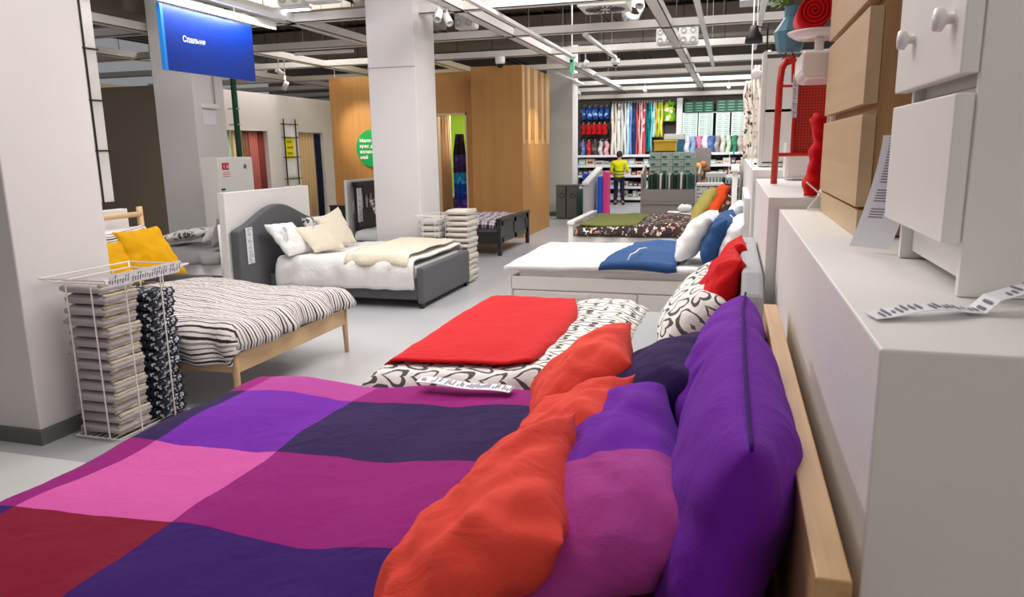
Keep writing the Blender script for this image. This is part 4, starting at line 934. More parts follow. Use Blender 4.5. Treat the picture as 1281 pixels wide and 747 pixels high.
# ================================================================ ON THE HALF WALLS
# oak chest with three drawer fronts
o=thing('chest_of_drawers','oak veneer chest with overhanging drawer fronts on the half wall','chest of drawers',(.6,2.9,1.57))
MB().box((.402,2.45,1.575),(.85,3.40,2.9)).build('carcass',OAKD,o,bevel=.002)
MB().box((.367,2.44,1.571),(.40,3.41,1.652)).build('plinth',OAKF,o,bevel=.002)
for a,c in((1.662,1.935),(1.965,2.238),(2.262,2.53)):
    MB().box((.361,2.44,a),(.40,3.42,c)).build('drawer_front',OAKF,o,bevel=.002)
# white chest in front
o=thing('chest_of_drawers','white chest with knobs and open lower drawer nearest the camera on the half wall','chest of drawers',(.7,1.8,1.57))
b=MB(); b.box((.405,1.50,1.571),(.9,1.52,3.0)); b.box((.405,2.00,1.571),(.9,2.02,3.0)); b.box((.43,1.52,1.59),(.88,2.0,1.95)); b.box((.43,1.52,1.95),(.88,2.0,2.9)); b.build('carcass',LACQ,o,bevel=.002)
d=MB().box((.372,1.51,1.668),(.405,2.05,1.935)).build('drawer_front',LACQ,o,bevel=.003)
d2=MB().box((.374,1.507,1.968),(.405,2.06,2.32)).build('drawer_front',LACQ,o,bevel=.003)
MB().box((.40,1.55,1.70),(.7,1.85,1.9)).build('drawer_box',LACQ,d)
MB().box((.40,1.50,2.10),(.52,1.51,2.13)).build('side_ledge',LACQ,o)
for y,z in((1.90,2.075),(1.585,2.07)): MB().lathe((.374,y,z),[(0,-.034),(.020,-.031),(.022,-.018),(.009,-.01),(.009,0)],18,axis='X').build('knob',LACQ,d2,smooth=True)
# paper tags
pts=[(.385-.10*(i/10)**1.8,2.06+.0*i,1.86-.285*i/10) for i in range(11)]
b=MB(); V=[]
for i in range(13):
    t=i/12; x=.365-.06*t**1.5; z=1.87-.285*t
    for s in (0,1): V.append((x - .0 + (.085 if s else 0)+.0*t, 2.08+(-.03 if s else .03), z-(.0)))
b.add(V,[(2*i,2*i+1,2*i+3,2*i+2) for i in range(12)]); o=b.build('price_tag',PAPER,loc=(.4,2.08,1.6),solid=.001); tag(o,'long curled white price sheet of small print between the oak and white chests','paper tag')
b=MB()
for k in range(30):
    t=.02+k*.024; x=.365-.06*t**1.5; z=1.87-.285*t; w_=.05*(.5+.5*abs(math.sin(k*2.7)))
    if k in(17,18,24,25): continue
    b.add([(x+.012,2.100-.012*.7-.03*.14-.003,z),(x+.012+w_,2.10-.012*.7-.6*w_-.006,z),(x+.012+w_,2.10-.012*.7-.6*w_-.006,z-.003),(x+.012,2.100-.012*.7-.03*.14-.003,z-.003)],[(0,1,2,3)])
b.build('printed_text',INK,o,solid=.0005)
tagstrip('price_tag',[(.225+.022*i,1.285+.010*i,1.576+.010*(.5-.5*math.cos(i*.75))+.0022*i*(i>8)) for i in range(15)],.055,'crumpled white paper tag lying flat along the half wall',axis=Vector((-.2,1,0)).normalized(),ink=6)

# red perforated-steel stand on second block
o=thing('clothes_stand','red steel stand with perforated side panel and rounded top','stand',(.3,4.8,1.62))
for y,x in((4.62,.228),(5.30,.228)): pass
MB().tube([(.235,4.62,1.625),(.24,4.64,2.20),(.248,4.66,2.28),(.27,4.68,2.325),(.30,4.68,2.335),(.318,4.68,2.31),(.322,4.68,2.2)],.019,10).build('frame',REDM,o,smooth=True)
MB().tube([(.245,4.86,1.625),(.25,4.88,2.20),(.258,4.88,2.28),(.28,4.88,2.325),(.31,4.88,2.335)],.014,10).build('frame',REDM,o,smooth=True)
MB().tube([(.24,4.63,1.795),(.56,4.66,1.795)],.012,8).build('cross_bar',REDM,o); MB().tube([(.245,4.63,2.18),(.33,4.66,2.18)],.008,8).build('cross_bar',REDM,o)
MB().box((.318,4.66,1.80),(.55,4.668,2.32)).build('perforated_panel',PERF,o)
MB().box((.318,4.64,1.80),(.33,4.66,2.32)).build('panel_post',REDM,o)
tagstrip('price_tag',[(.322,4.6,2.24-.03*i) for i in range(9)],.03,'narrow white tag hanging on the red steel stand',axis=Vector((1,0,0)),ink=7)
# white deep bowl/planter, plate, red roll, blue vase, red towel
o=thing('wall_shelf','white oval tray with raised rim holding the red rolled mat','shelf',(.36,3.75,2.31))
b=MB(); b.lathe((0,0,0),[(0,0),(.09,0),(.125,.02),(.13,.03),(.12,.028),(0,.012)],28); 
for p in b.v: p.x=p.x*.95+.335; p.y=p.y*1.1+3.72; p.z+=2.315
b.build('tray_top',BOWL,o,smooth=True)
o=thing('planter','white round-cornered trough under the tray, beside the oak chest','planter',(.33,3.75,2.12))
MB().prism([(.262,2.235),(.262,2.16),(.272,2.135),(.29,2.122),(.43,2.122),(.45,2.235)],'Y',3.45,3.84).build('bowl',BOWL,o,bevel=.012); MB().tube([(.345,3.66,2.235),(.345,3.66,2.31)],.02,10).build('stem',BOWL,o)
MB().tube([(.42,3.66,1.62),(.42,3.66,2.12)],.012,8).build('stand_post',BOWL,o)
o=thing('rolled_mat','thick red mat rolled into a spiral above the white tray','mat',(.32,3.75,2.4))
b=MB(); V=[];turns=4.2;n=110;R0=.008;R1=.078; y0=3.62;y1=3.95
for i in range(n+1):
    a=turns*2*PI*i/n; R_=R0+(R1-R0)*i/n; x=.315+R_*math.cos(a); z=2.345+.078+R_*math.sin(a); V+=[(x,y0,z),(x,y1,z)]
b.add(V,[(2*i,2*i+2,2*i+3,2*i+1) for i in range(n)]); b.build('mat_roll',RED,o,smooth=True,solid=.012)
VX,VY,VZ=at_y(987,70,4.76).x,4.76,2.375
o=thing('vase','teal blue angular glazed vase with a leafy twig on the red stand','vase',(VX,VY,VZ))
q_=1.22
MB().lathe((VX,VY,VZ),[(0,0),(.048*q_,0),(.060*q_,.02),(.076*q_,.095*q_),(.03*q_,.16*q_),(.032*q_,.21*q_),(.026*q_,.21*q_),(.024*q_,.16*q_),(0,.15*q_)],10).build('vase_body',VASE,o)
b=MB(); b2=MB(); r=random.Random(3); top=Vector((VX,VY,VZ+.2*q_))
for k in range(7):
    a=r.uniform(0,6.28); t=top+Vector((.08*math.cos(a)-.06,.08*math.sin(a),.04+.09*r.random())); b2.tube([top,top.lerp(t,.5)+Vector((0,0,.02)),t],.0025,5)
    for q in range(4):
        c=top.lerp(t,.4+.2*q); d=Vector((r.uniform(-1,1),r.uniform(-1,1),r.uniform(-.3,1))).normalized()*.042; s_=d.orthogonal().normalized()*.015
        b.add([c,c+d*.5+s_,c+d,c+d*.5-s_],[(0,1,2,3)])
b2.build('twig',OLV,o); b.build('foliage',LEAF,o,solid=.001)
for k in range(4):
    a=k*PI/2+.7; MB().tube([(VX+.05*math.cos(a),VY+.09*math.sin(a),2.335),(VX+.02*math.cos(a),VY+.02*math.sin(a),VZ+.002)],.003,5).build('foot',mat('twig_brown',(120,70,50),.6),o)
o=thing('hanging_towel','bunched bright red towel hanging left of the oak chest','towel',(.37,3.55,1.65))
b=MB();V=[];n=26;mm=16
for j in range(n+1):
    t=j/n; z=1.985-.36*t; R_=.030*(1+.13*math.sin(t*17)+.12*math.sin(t*31))*(1 if t>.06 else .6)
    for k in range(mm):
        a=2*PI*k/mm; q=R_*(1+.3*N(math.cos(a)*2,math.sin(a)*2,t*9,5)); V.append((.352+q*1.1*math.cos(a)+.012*math.sin(t*5),3.56+q*1.6*math.sin(a),z))
b.add(V,[(j*mm+k,j*mm+(k+1)%mm,(j+1)*mm+(k+1)%mm,(j+1)*mm+k) for j in range(n) for k in range(mm)]+[tuple(range(mm)),tuple(n*mm+k for k in range(mm))])
b.build('towel_fabric',RED,o,smooth=True); MB().tube([(.385,3.52,1.60),(.385,3.50,1.98),(.40,3.50,2.0)],.005,8).build('hanging_rod',WIRE,o)
o=thing('wire_stand','white wire X-shaped foot standing at the edge of the second half wall','stand',(.4,3.5,1.58))
b=MB(); b.tube([(.315,3.40,1.578),(.39,3.40,1.578),(.39,3.44,1.62),(.31,3.47,1.69)],.004,6); b.tube([(.315,3.40,1.578),(.37,3.45,1.64),(.40,3.47,1.70)],.004,6); b.build('wire_frame',WIRE,o)
# white cabinet behind the red stand
o=thing('cabinet','white cabinet with a narrow black door gap behind the red stand','cabinet',(.45,5.2,1.62)); MB().box((.33,5.2,1.64),(.8,5.45,1.86)).build('body',LACQ,o,bevel=.004); MB().box((.345,5.19,1.65),(.79,5.2,1.85)).build('door',LACQ,o,bevel=.002)
o=thing('shelf_unit','tall white shelf unit standing behind the red frame','shelf unit',(.4,6.2,1.68))
MB().box((.19,6.2,1.685),(.22,6.5,2.55)).build('side_panel',LACQ,o); MB().box((.75,6.2,1.685),(.78,6.5,2.55)).build('side_panel',LACQ,o)
for z in(1.69,2.1,2.53): MB().box((.22,6.2,z),(.75,6.5,z+.02)).build('shelf',LACQ,o)
MB().box((.222,6.2,1.72),(.60,6.21,2.5)).build('door',LACQ,o,bevel=.002)
MB().box((.22,6.48,1.685),(.75,6.5,2.55)).build('back_panel',LACQ,o)
o=thing('glass_jar_lamp','small white round globe lamp on the tall white shelf','lamp',(.16,6.3,2.4)); MB().lathe((.15,6.4,2.36),[(0,0),(.035,.01),(.045,.045),(.03,.08),(0,.09)],16).build('globe',BOWL,o,smooth=True); MB().tube([(.15,6.4,1.685),(.15,6.4,2.37)],.006,6).build('stem',BOWL,o)
o=thing('desk_lamp','black dome desk lamp on the tall white shelf','lamp',(.15,7,2.6)); MB().lathe((.13,7.0,2.72),[(.075,0),(.07,.05),(.04,.1),(.03,.14),(0,.15)],18).build('lamp_shade',BLK,o,smooth=True,solid=.003)
MB().tube([(.13,7.0,2.86),(.24,7.0,2.83),(.25,7.0,1.69)],.008,8).build('arm',BLK,o); MB().lathe((.25,7.0,1.682),[(0,0),(.07,0),(.07,.015),(0,.02)],18).build('base',BLK,o)
o=thing('hanging_textile','cream textile with dark dots hanging at the far end of the half walls','textile',(.2,9,2)); 
FDOT=blot_mat('dotted_cream',[(236,228,216),(236,230,220),(70,60,56),(236,228,216),(206,170,150)],20,obj=True,rnd=.9)
for k,x in enumerate((.10,.20,.32)):
    b=MB();V=[]
    for j in range(20):
        z=1.70+(.86+.2*k)*j/19
        for i in range(7): V.append((x+.10*(i/6)*(.55+.45*min(1,(19-j)/9))+.01*math.sin(j*.7),9.0+.35*k+.03*math.sin(i*1.8+j*.2),z))
    b.add(V,[(j*7+i,j*7+i+1,(j+1)*7+i+1,(j+1)*7+i) for j in range(19) for i in range(6)]); b.build('fabric_length',FDOT,o,smooth=True,solid=.012)
o=thing('pull_cords','pair of thin white cords hanging from the ceiling left of the textile','cord',(.1,8.5,3.0)); 
a=at_y(942,0,9); c=at_y(937,190,9); 
MB().tube([(a.x,9,5.0),(c.x,9,c.z-.1)],.008,6).build('cord_line',BOWL,o); MB().tube([(a.x+.03,9,5.0),(c.x+.03,9,c.z+1.2)],.004,6).build('cord_line',BOWL,o)

# ================================================================ BACK OF THE SHOP
YB=25.9
def bx(px,y=YB): return at_y(px,180,y).x
def bz(py,px=800,y=YB): return at_y(px,py,y).z
b=MB(); struct(MB().box((bx(722),26.2,0),(bx(962),26.25,3.5)).build('trim_7',mat('dark_backboard',(84,76,70),.8)))
struct(MB().box((bx(715),25.2,3.46),(1.5,25.35,3.58)).build('trim_8',mat('bulkhead',(176,170,164),.7)))
def hangcloth(px0,px1,py0,py1,M,label,dy=0,parent=None,name='hanging_textile',group='textile lengths on the back wall',wob=.02,cat='textile'):
    x0,x1=bx(px0,YB-dy),bx(px1,YB-dy); z1,z0=bz(py0,y=YB-dy),bz(py1,y=YB-dy); b=MB();V=[];n=10
    for j in range(n+1):
        t=j/n; z=z0+(z1-z0)*t; top=1-.35*max(0,t-.85)/.15
        for i in range(5):
            u=i/4; V.append((x0+(x1-x0)*(.5+(u-.5)*top)+wob*math.sin(j*.9+px0),YB-dy-.12*math.sin(PI*u)+.02*math.sin(j+px0),z))
    b.add(V,[(j*5+i,j*5+i+1,(j+1)*5+i+1,(j+1)*5+i) for j in range(n) for i in range(4)])
    o=b.build(name,M,loc=((x0+x1)/2,YB-dy,z1),smooth=True,solid=.02); tag(o,label,cat,group)
    if parent is None:
        MB().tube([((x0+x1)/2,YB-dy,z1-.02),((x0+x1)/2,YB-dy,z1+.06),((x0+x1)/2+.02,26.21,z1+.09)],.008,5).build('hook',TRACK,o)
    return o
TC=[('white with red flowers',764,768,[(240,232,222),(236,226,214),(220,140,130),(240,232,222)]),
('ivory',768,772,[(240,236,226),(228,224,210)]),('white with grey sprigs',772,776,[(236,234,230),(150,148,150),(240,238,236)]),
('pale grey',776,780,[(216,214,212),(190,188,188),(236,234,232)]),('plain white',780,784,[(238,240,240),(226,228,230)]),
('ice blue',784,787,[(190,216,232),(230,240,246)]),('light blue marbled',787,791,[(120,170,214),(220,232,244),(150,190,226)]),
('navy patterned',791,795,[(38,52,110),(60,78,140)]),('coral',795,798,[(228,96,86),(216,80,72)]),('blush pink',798,801,[(236,170,170),(240,200,196)]),
('pink and white floral',801,804,[(240,226,226),(222,120,130)]),('red and white printed',804,807,[(220,80,84),(240,220,220)]),
('dark teal',807,810,[(24,110,122),(40,130,140)]),('teal',810,813,[(20,130,140),(16,96,110)]),('aqua',813,816,[(130,206,214),(80,180,190)]),
('pale turquoise striped',816,819,[(190,226,222),(120,190,190)]),('orange-yellow',819,822,[(236,180,80),(240,206,120)]),('lime',822,825,[(170,206,60),(206,226,110)]),('lemon',825,829,[(236,226,90),(240,236,160)])]
for nme,a,c,cols in TC:
    yb=196 if a<807 else 190
    if a>=816: yb=172
    hangcloth(a,c+.3,129,yb,blot_mat('textile_print',cols,5,obj=True),'%s length of fabric hanging on the back wall'%nme,dy=.05*((a)%3),wob=.012)
hangcloth(829,844,129,153,blot_mat('leaf_print',[(120,180,40),(40,110,50),(230,220,60),(240,240,220)],6,obj=True),'wide green and yellow leaf-printed fabric beside the hanging rolls',wob=.02)
BL=blot_mat('blue_bag_fabric',[(30,70,150),(40,90,176),(170,206,240)],5,obj=True)
for k in range(5):
    hangcloth(727+k*7.2,733.5+k*7.2,132+(k%2),148,BL,'blue towel with pale edge, %s from the left in the upper row'%ordn[k+1].replace('second','first') if False else 'blue towel with pale edge in the upper row, number %s along from the column'%['one','two','three','four','five'][k],dy=.1,name='hanging_towel',group='blue towels in the upper row',cat='towel')
    hangcloth(727+k*6.6,732.3+k*6.6,154,167,RED,'red towel in the second row, number %s along from the column'%['one','two','three','four','five'][k],dy=.1,name='hanging_towel',group='red towels in the second row',cat='towel')
for k,(c,nme) in enumerate([((110,130,200),'lavender blue'),((206,50,60),'red'),((84,74,70),'dark brown'),((206,200,212),'pale lilac'),((232,170,170),'pink')]):
    hangcloth(726+k*7.4,732.6+k*7.4,176,196,blot_mat('apron_print',[c,tuple(min(255,q+50) for q in c)],5,obj=True),'%s cloth hanging in the lowest row left of the long fabrics'%nme,dy=.12,group='cloths in the lowest row',cat='textile')
struct(MB().box((bx(762.2),25.9,1.6),(bx(763.4),26.2,3.4)).build('trim_9',CABLE))
struct(MB().box((bx(846),25.7,0),(bx(853),26.2,3.42)).build('trim_10',COLM))
# shelving units left and right of the centre display
def shelfunit(x0,x1,ys,zs,d,label,uprights=3):
    o=thing('shelving_unit',label,'shelving',((x0+x1)/2,ys,0))
    for z in zs:
        s=MB().box((x0,ys-d,z-.02),(x1,ys,z+.02)).build('shelf',LACQ,o); MB().box((x0,ys-d-.015,z-.03),(x1,ys-d,z+.05)).build('price_rail',PAPER,s)
    for i in range(uprights): x=x0+(x1-x0)*i/(uprights-1); MB().box((x-.015,ys-d*.9,0),(x+.015,ys,max(zs))).build('upright',LACQ,o)
    return o
shelfunit(bx(725),bx(832),25.9,[.12,.5,.88,1.22,1.56],.55,'white shelving under the hanging fabrics on the back wall, left')
shelfunit(bx(870),bx(958),25.9,[.12,.5,.88,1.22,1.6],.55,'white shelving on the back wall right of the grey display')
r=random.Random(11)
gc=[((236,232,230),'white'),((206,200,200),'light grey'),((150,60,60),'red-brown'),((220,190,180),'pale pink'),((96,104,120),'slate'),((180,206,206),'pale green'),((70,60,60),'dark'),((230,214,180),'cream')]
GM=[mat('box_'+n,c,.6) for c,n in gc]
def rowboxes(x0,x1,z,y,dpt,hmax,group,label):
    x=x0; cnt=0
    while x<x1-.1:
        w_=r.choice([.14,.18,.24,.3]); h=hmax*r.uniform(.45,.95); k=r.randrange(len(GM))
        b=MB(); b.box((x,y-dpt*.9,z+.021),(min(x+w_,x1),y-.05,z+.021+h)); b.box((x+w_*.15,y-dpt*.9-.004,z+.03+h*.3),(min(x+w_*.8,x1),y-dpt*.9,z+.02+h*.65),1)
        o=b.build('goods_box',[GM[k],GM[(k+3)%8]],loc=(x,y,z)); cnt+=1; tag(o,'%s goods box %s, %s from left'%(gc[k][1],label,(['first']+ordn[1:]+['sixteenth','seventeenth','eighteenth','nineteenth','twentieth'])[min(cnt-1,19)]),'box',group); x+=w_+.02
for z,hh,nm in((.12,.3,'bottom'),(.5,.3,'second'),(.88,.26,'third'),(1.22,.26,'fourth')):
    rowboxes(bx(727),bx(830),z,25.9,.5,hh,'goods on the left back shelving, %s shelf'%nm,'on left back shelving, %s shelf'%nm)
    rowboxes(bx(872),bx(956),z,25.9,.5,hh,'goods on the right back shelving, %s shelf'%nm,'on right back shelving, %s shelf'%nm)
# packs stacked on the right of the back wall
GP=rows_mat('dark_green_packs',(10,84,66),(150,196,176),7,9,.2); WP=rows_mat('white_teal_packs',(216,236,230),(84,110,110),7,9,.25)
def packgrid(px0,px1,py0,py1,nx,nz,M,label,group,dy=.1):
    x0,x1=bx(px0),bx(px1); z1,z0=bz(py0,900),bz(py1,900); proto=None
    w_=(x1-x0)/nx; h=(z1-z0)/nz
    for i in range(nx):
        for j in range(nz):
            if proto is None:
                b=MB(); b.box((0,0,0),(w_*.97,.3,h*.93)); b.box((w_*.2,-.004,h*.3),(w_*.82,0,h*.55),1); proto=b.build('pack',M,loc=(0,0,0)); o=proto
            else: o=dup(proto)
            o.location=(x0+i*w_,YB-dy-.3,z0+j*h); tag(o,label%(ordn[nz-1-j].replace('bottom','first'),['left','middle','right'][i if nx==3 else i*2]),'pack',group)
GA=mat('pack_dark_green',(8,84,64),.5); GB=mat('pack_green_print',(120,170,150),.5); WA=mat('pack_white_teal',(220,238,232),.5); WBm=mat('pack_grey_print',(120,140,140),.5)
packgrid(856,891.5,127,140,3,4,[GA,GB],'dark green pack of the left top block, %s row down, %s pile','dark green packs, left block')
packgrid(895,931,126,140,3,4,[GA,GB],'dark green pack of the right top block, %s row down, %s pile','dark green packs, right block')
for k,(a,c) in enumerate(((854,872.5),(873.5,891.5),(895,912),(914,931))):
    packgrid(a,c,141.5,171,2,12,[WA,WBm],'white pack, column %s under the green packs, %%s from top, %%s side'%['one','two','three','four'][k],'white teal packs, %s column'%['first','second','third','fourth'][k])
struct(MB().box((bx(853),25.6,bz(141.3,900)),(bx(933),25.9,bz(140.3,900))).build('trim_11',COLM))
pc=[((226,232,236),'white'),((150,180,220),'pale blue'),((224,130,170),'pink'),((236,232,236),'cream white'),((84,116,180),'blue'),((170,160,164),'grey'),((226,222,208),'ivory'),((206,226,206),'mint white'),((60,140,110),'green'),((190,176,168),'taupe')]
for k,(c,nme) in enumerate(pc):
    hangcloth(856+k*7.4,863.6+k*7.4,171.5,195,blot_mat('pastel_cloth',[c,tuple(min(255,q+26) for q in c)],5,obj=True),'%s bathrobe hanging under the stacked packs on the back wall'%nme,dy=.45,name='bathrobe',group='bathrobes on the back wall',cat='bathrobe')
hangcloth(930,938,140,195,blot_mat('cream_rose',[(232,222,206),(206,150,140),(236,228,214)],7,obj=True),'tall cream rose-printed fabric at the right end of the back wall',dy=.5)
hangcloth(939,947,125,195,blot_mat('white_pattern',[(236,232,226),(60,56,56),(236,232,226),(236,232,226)],9,obj=True),'tall white fabric with dark sprigs at the right end of the back wall',dy=.9)

# centre grey display with trays of textiles
def at_f(px,y): return at_y(px,230,y).x
o=thing('display_stand','grey fronted display stand with trays of dark green textiles','display stand',(-1.6,20,0))
X0,X1=at_f(804,20),at_f(873,20)
MB().box((X0,20.0,0),(X1,20.04,.72)).build('front_panel',GREYU,o,bevel=.006)
MB().prism([(20.0,0),(20.9,0),(20.9,1.35),(20.55,1.35),(20.0,1.15)],'X',X0-.05,X0).build('side_panel',GREYU,o,bevel=.006)
MB().prism([(20.0,0),(20.9,0),(20.9,1.35),(20.55,1.35),(20.0,1.15)],'X',X1,X1+.05).build('side_panel',GREYU,o,bevel=.006)
MB().box((X0,20.05,.70),(X1,20.9,.74)).build('shelf',GREYU,o); MB().box((X0,20.0,.36),(X1,19.93,.40)).build('ledge',GREYU,o)
BG1=mat('dark_green_textile',(46,80,66),.8); BG2=mat('black_textile',(42,44,44),.8); BG3=mat('teal_textile',(70,120,100),.8)
n=16
for k in range(n):
    x=X0+.12+(X1-X0-.2)*k/n; M=[BG1,BG1,BG2,BG1,GM[0],BG2,BG3][k%7] if k!=7 else GM[1]
    b=MB(); b.box((x,20.12,.74),(x+.055,20.5,1.12+.02*(k%3)))
    o=b.build('folded_textile',M,loc=(x,20.1,.74),bevel=.012); tag(o,'%s folded textile in the grey tray, %s along from the left'%({BG1:'dark green',BG2:'black',BG3:'teal',GM[0]:'white',GM[1]:'grey'}[M],(ordn+['sixteenth'])[k].replace('bottom','first')),'textile','folded textiles in the grey display tray')
# box stack on pallet behind with labels
BXW=mat('pale_green_box',(176,196,186),.6); BXG=mat('green_print',(70,120,100),.6); BXP=mat('pink_grey_print',(190,170,166),.6)
xa,xb=at_f(812,21.3),at_f(870,21.3); zt=at_y(840,190,21.3).z
k=0
proto=None
for j in range(7):
    for i in range(4):
        w_=(xb-xa)/4; h=(zt-.3)/7
        if proto is None:
            b=MB(); b.box((0,0,0),(w_*.97,.5,h*.95)); b.box((w_*.1,-.005,h*.15),(w_*.5,0,h*.45),1); b.box((w_*.6,-.005,h*.5),(w_*.85,0,h*.8),2); o=b.build('storage_box',[BXW,BXG,BXP],loc=(0,0,0),bevel=.008); proto=o
        else: o=dup(proto)
        o.location=(xa+i*w_,21.3+.012*math.sin(i*3+j*5),.3+j*h); tag(o,'pale green printed box behind the grey display, row %s from top, %s from left'%(ordn[6-j].replace('bottom','first'),['first','second','third','fourth'][i]),'box','pale green boxes behind the grey display')
tag(MB().box((xa-.05,21.25,0),(xb+.05,22.0,.3)).build('pallet',GREYU),'grey base under the stack of pale green boxes','pallet')
zz=zt
yx0,yx1=at_f(817,21.3),at_f(844,21.3)
o=thing('crate','yellow crate on top of the pale green boxes','crate',((yx0+yx1)/2,21.5,zz)); MB().box((yx0,21.35,zz+.01),(yx1,21.8,zz+.30)).build('crate_body',mat('crate_yellow',(222,176,50),.5),o,bevel=.02); MB().box((yx0-.02,21.33,zz+.28),(yx1+.02,21.82,zz+.32)).build('lid',mat('crate_yellow_lid',(232,190,70),.5),o,bevel=.01); MB().box((yx0+.02,21.34,zz+.0),(yx1-.02,21.36,zz+.03)).build('base_strip',BLK,o)
ta,tb=at_f(830,22.2),at_f(853,22.2)
o=thing('storage_box','teal blue box with pale grey lid behind the yellow crate','box',(ta,22.3,zz)); MB().box((ta,22.2,.0),(tb,22.6,zz+.34)).build('box_body',mat('teal_box',(30,110,150),.5),o,bevel=.01); MB().box((ta-.02,22.18,zz+.34),(tb+.02,22.62,zz+.50)).build('lid',mat('grey_lid',(200,206,206),.5),o,bevel=.01)
# boxes right of display: white tray table, printed packs
ra,rb=at_f(871,18.3),at_f(905,18.3)
o=thing('display_table','white topped wire table of grey printed packs right of the grey display','table',(ra,18.3,0)); MB().box((ra,18.3,.92),(rb,18.8,.98)).build('table_top',LACQ,o,bevel=.005); b=MB()
for i in range(6):
    x=ra+(rb-ra)*i/5; b.tube([(x,18.3,0),(x,18.3,.92)],.008,6)
b.build('wire_front',WIRE,o)
for j in range(5):
    for i in range(2):
        w_=(rb-ra)/2; b=MB(); b.box((ra+i*w_+.02,18.34,.03+j*.175),(ra+(i+1)*w_-.02,18.75,.03+j*.175+.16)); oo=b.build('pack',GPAT,loc=(ra+i*w_,18.34,.03+j*.175),bevel=.02); tag(oo,'grey printed pack in the wire table, %s row up, %s side'%(ordn[j],['left','right'][i]),'pack','grey printed packs in the wire table')
# flowers / orange parcels, bins behind
r=random.Random(5)
for k,(px,py,c,nm) in enumerate([(873,208,(226,170,60),'yellow'),(880,206,(200,120,60),'orange'),(876,215,(236,200,110),'pale yellow'),(884,212,(120,80,60),'brown'),(881,229,(196,70,50),'red'),(876,230,(60,50,50),'dark')]):
    p=at_y(px,py,22.5); o=MB().lathe((p.x,22.5,p.z-.12),[(0,0),(.07,.0),(.12,.08),(.1,.18),(.04,.22),(0,.22)],12).build('basket_of_goods' if False else 'gift_bag',mat('bag_'+nm,c,.7),loc=(p.x,22.5,p.z-.1),smooth=True); tag(o,'small %s bag on the rack right of the pale green boxes'%nm,'bag')
pr=at_y(878,210,22.7)
o=thing('goods_rack','narrow rack holding small coloured bags right of the pale green boxes','rack',(pr.x,22.7,0)); MB().box((pr.x-.22,22.4,1.18),(pr.x+.22,22.9,1.21)).build('shelf',GREYU,o); MB().box((pr.x-.22,22.4,.62),(pr.x+.22,22.9,.65)).build('shelf',GREYU,o); MB().box((pr.x-.24,22.88,0),(pr.x+.24,22.92,1.8)).build('back_panel',GREYU,o)
for k,(px,py,w_,h,c,nm) in enumerate([(895,225,.5,.35,(230,226,226),'white'),(905,236,.9,.25,(226,232,230),'white and green'),(912,246,1.0,.3,(206,214,216),'grey-blue'),(918,227,.6,.2,(190,204,196),'pale green')]):
    p=at_y(px,py,20.0); b=MB(); b.box((p.x-w_/2,20,0 if k==2 else p.z-h/2),(p.x+w_/2,20.5,p.z+h/2)); 
    for i in range(6): b.box((p.x-w_/2+w_*i/6+.02,19.995,p.z-h/4),(p.x-w_/2+w_*(i+.6)/6,20,p.z+h/5),1)
    o=b.build('stacked_box',[mat('bx',c,.6),BXG],loc=(p.x,20,p.z),bevel=.01); tag(o,'%s box in the heap of boxes right of the wire table'%nm,'box')
# low white crates by olive bed
for k,(x0_,x1_,z0_,z1_,l) in enumerate([(-1.15,-.68,0,.42,'white low box standing just behind the floral duvet'),]):
    p=at_y(833,270,14.2); q=at_y(865,262,14.2); tag(MB().box((p.x,14.2,0),(q.x,14.7,.62)).build('display_box',LACQ,bevel=.01),l,'box')
    pillow('folded_towel',[V3(q.x,14.65,.70),V3(q.x,14.25,.70),V3(p.x+.2,14.25,.70),V3(p.x+.2,14.65,.70)],.13,SHEETW,'folded white towel on the low white box',77,cat='towel')
# left goods: blue and pink bins near the fourth column
def pl(px,y): return at_y(px,240,y).x
for a,c,zt_,M,l,y in [(728,741,1.15,mat('royal_blue_bag',(16,72,200),.6),'royal blue soft roll of fabric behind the grey panel',20.6),(747,753.5,1.12,mat('cobalt_board',(20,90,210),.5),'cobalt blue upright board next to the pink one',19.3),(753.5,760,1.25,mat('pink_board',(232,60,140),.5),'hot pink upright board near the shop assistant',19.3)]:
    b=MB(); z0_=.75 if y>20 else .03; b.box((pl(a,y),y,z0_),(pl(c,y),y+(.5 if y<20 else .3),zt_)); o=b.build('ironing_board_cover',M,loc=(pl(a,y),y,z0_),bevel=.04); tag(o,l,'board')
tag(MB().box((pl(728,20.6)-.05,20.3,0),(pl(741,20.6)+.15,20.95,.74)).build('goods_bin',mat('dark_teal_goods',(60,110,104),.7),bevel=.02),'bin of dark teal goods under the blue roll','bin')
o=thing('slanted_panel','pale grey slanted counter panel in front of the teal goods','panel',(pl(735,19),19,0))
ya,yb_=18.6,19.6; xA=pl(735,18.9)
MB().prism([(18.3,0),(20.3,0),(20.3,1.28),(18.3,.95)],'X',xA,xA+.1).build('side_panel',mat('pale_grey_panel',(190,190,190),.5),o,bevel=.004)
MB().prism([(18.25,.95),(20.35,1.28),(20.35,1.34),(18.25,1.01)],'X',xA-.02,xA+.14).build('slanted_top',LACQ,o,bevel=.004)
# trash cans
for px0,px1,l in((695,708,'dark grey waste bin standing against the fourth column, left one'),(708,722,'dark grey waste bin right of its twin at the fourth column')):
    q=at_z(px0,274,0); y=19.25; xa_,xb_=at_y(px0,260,y).x,at_y(px1,260,y).x
    o=thing('waste_bin',l,'waste bin',((xa_+xb_)/2,y,0)); MB().box((xa_+.01,y,.02),(xb_-.01,y+.35,.86)).build('bin_body',BIN,o,bevel=.02); MB().box((xa_,y-.01,.86),(xb_,y+.36,.9)).build('lid',BIN,o,bevel=.008)
    MB().lathe(((xa_+xb_)/2+.03,y,.62),[(.045,0),(.06,-.008),(.075,0)],20,axis='Y').build('emblem_ring',BLK,o)

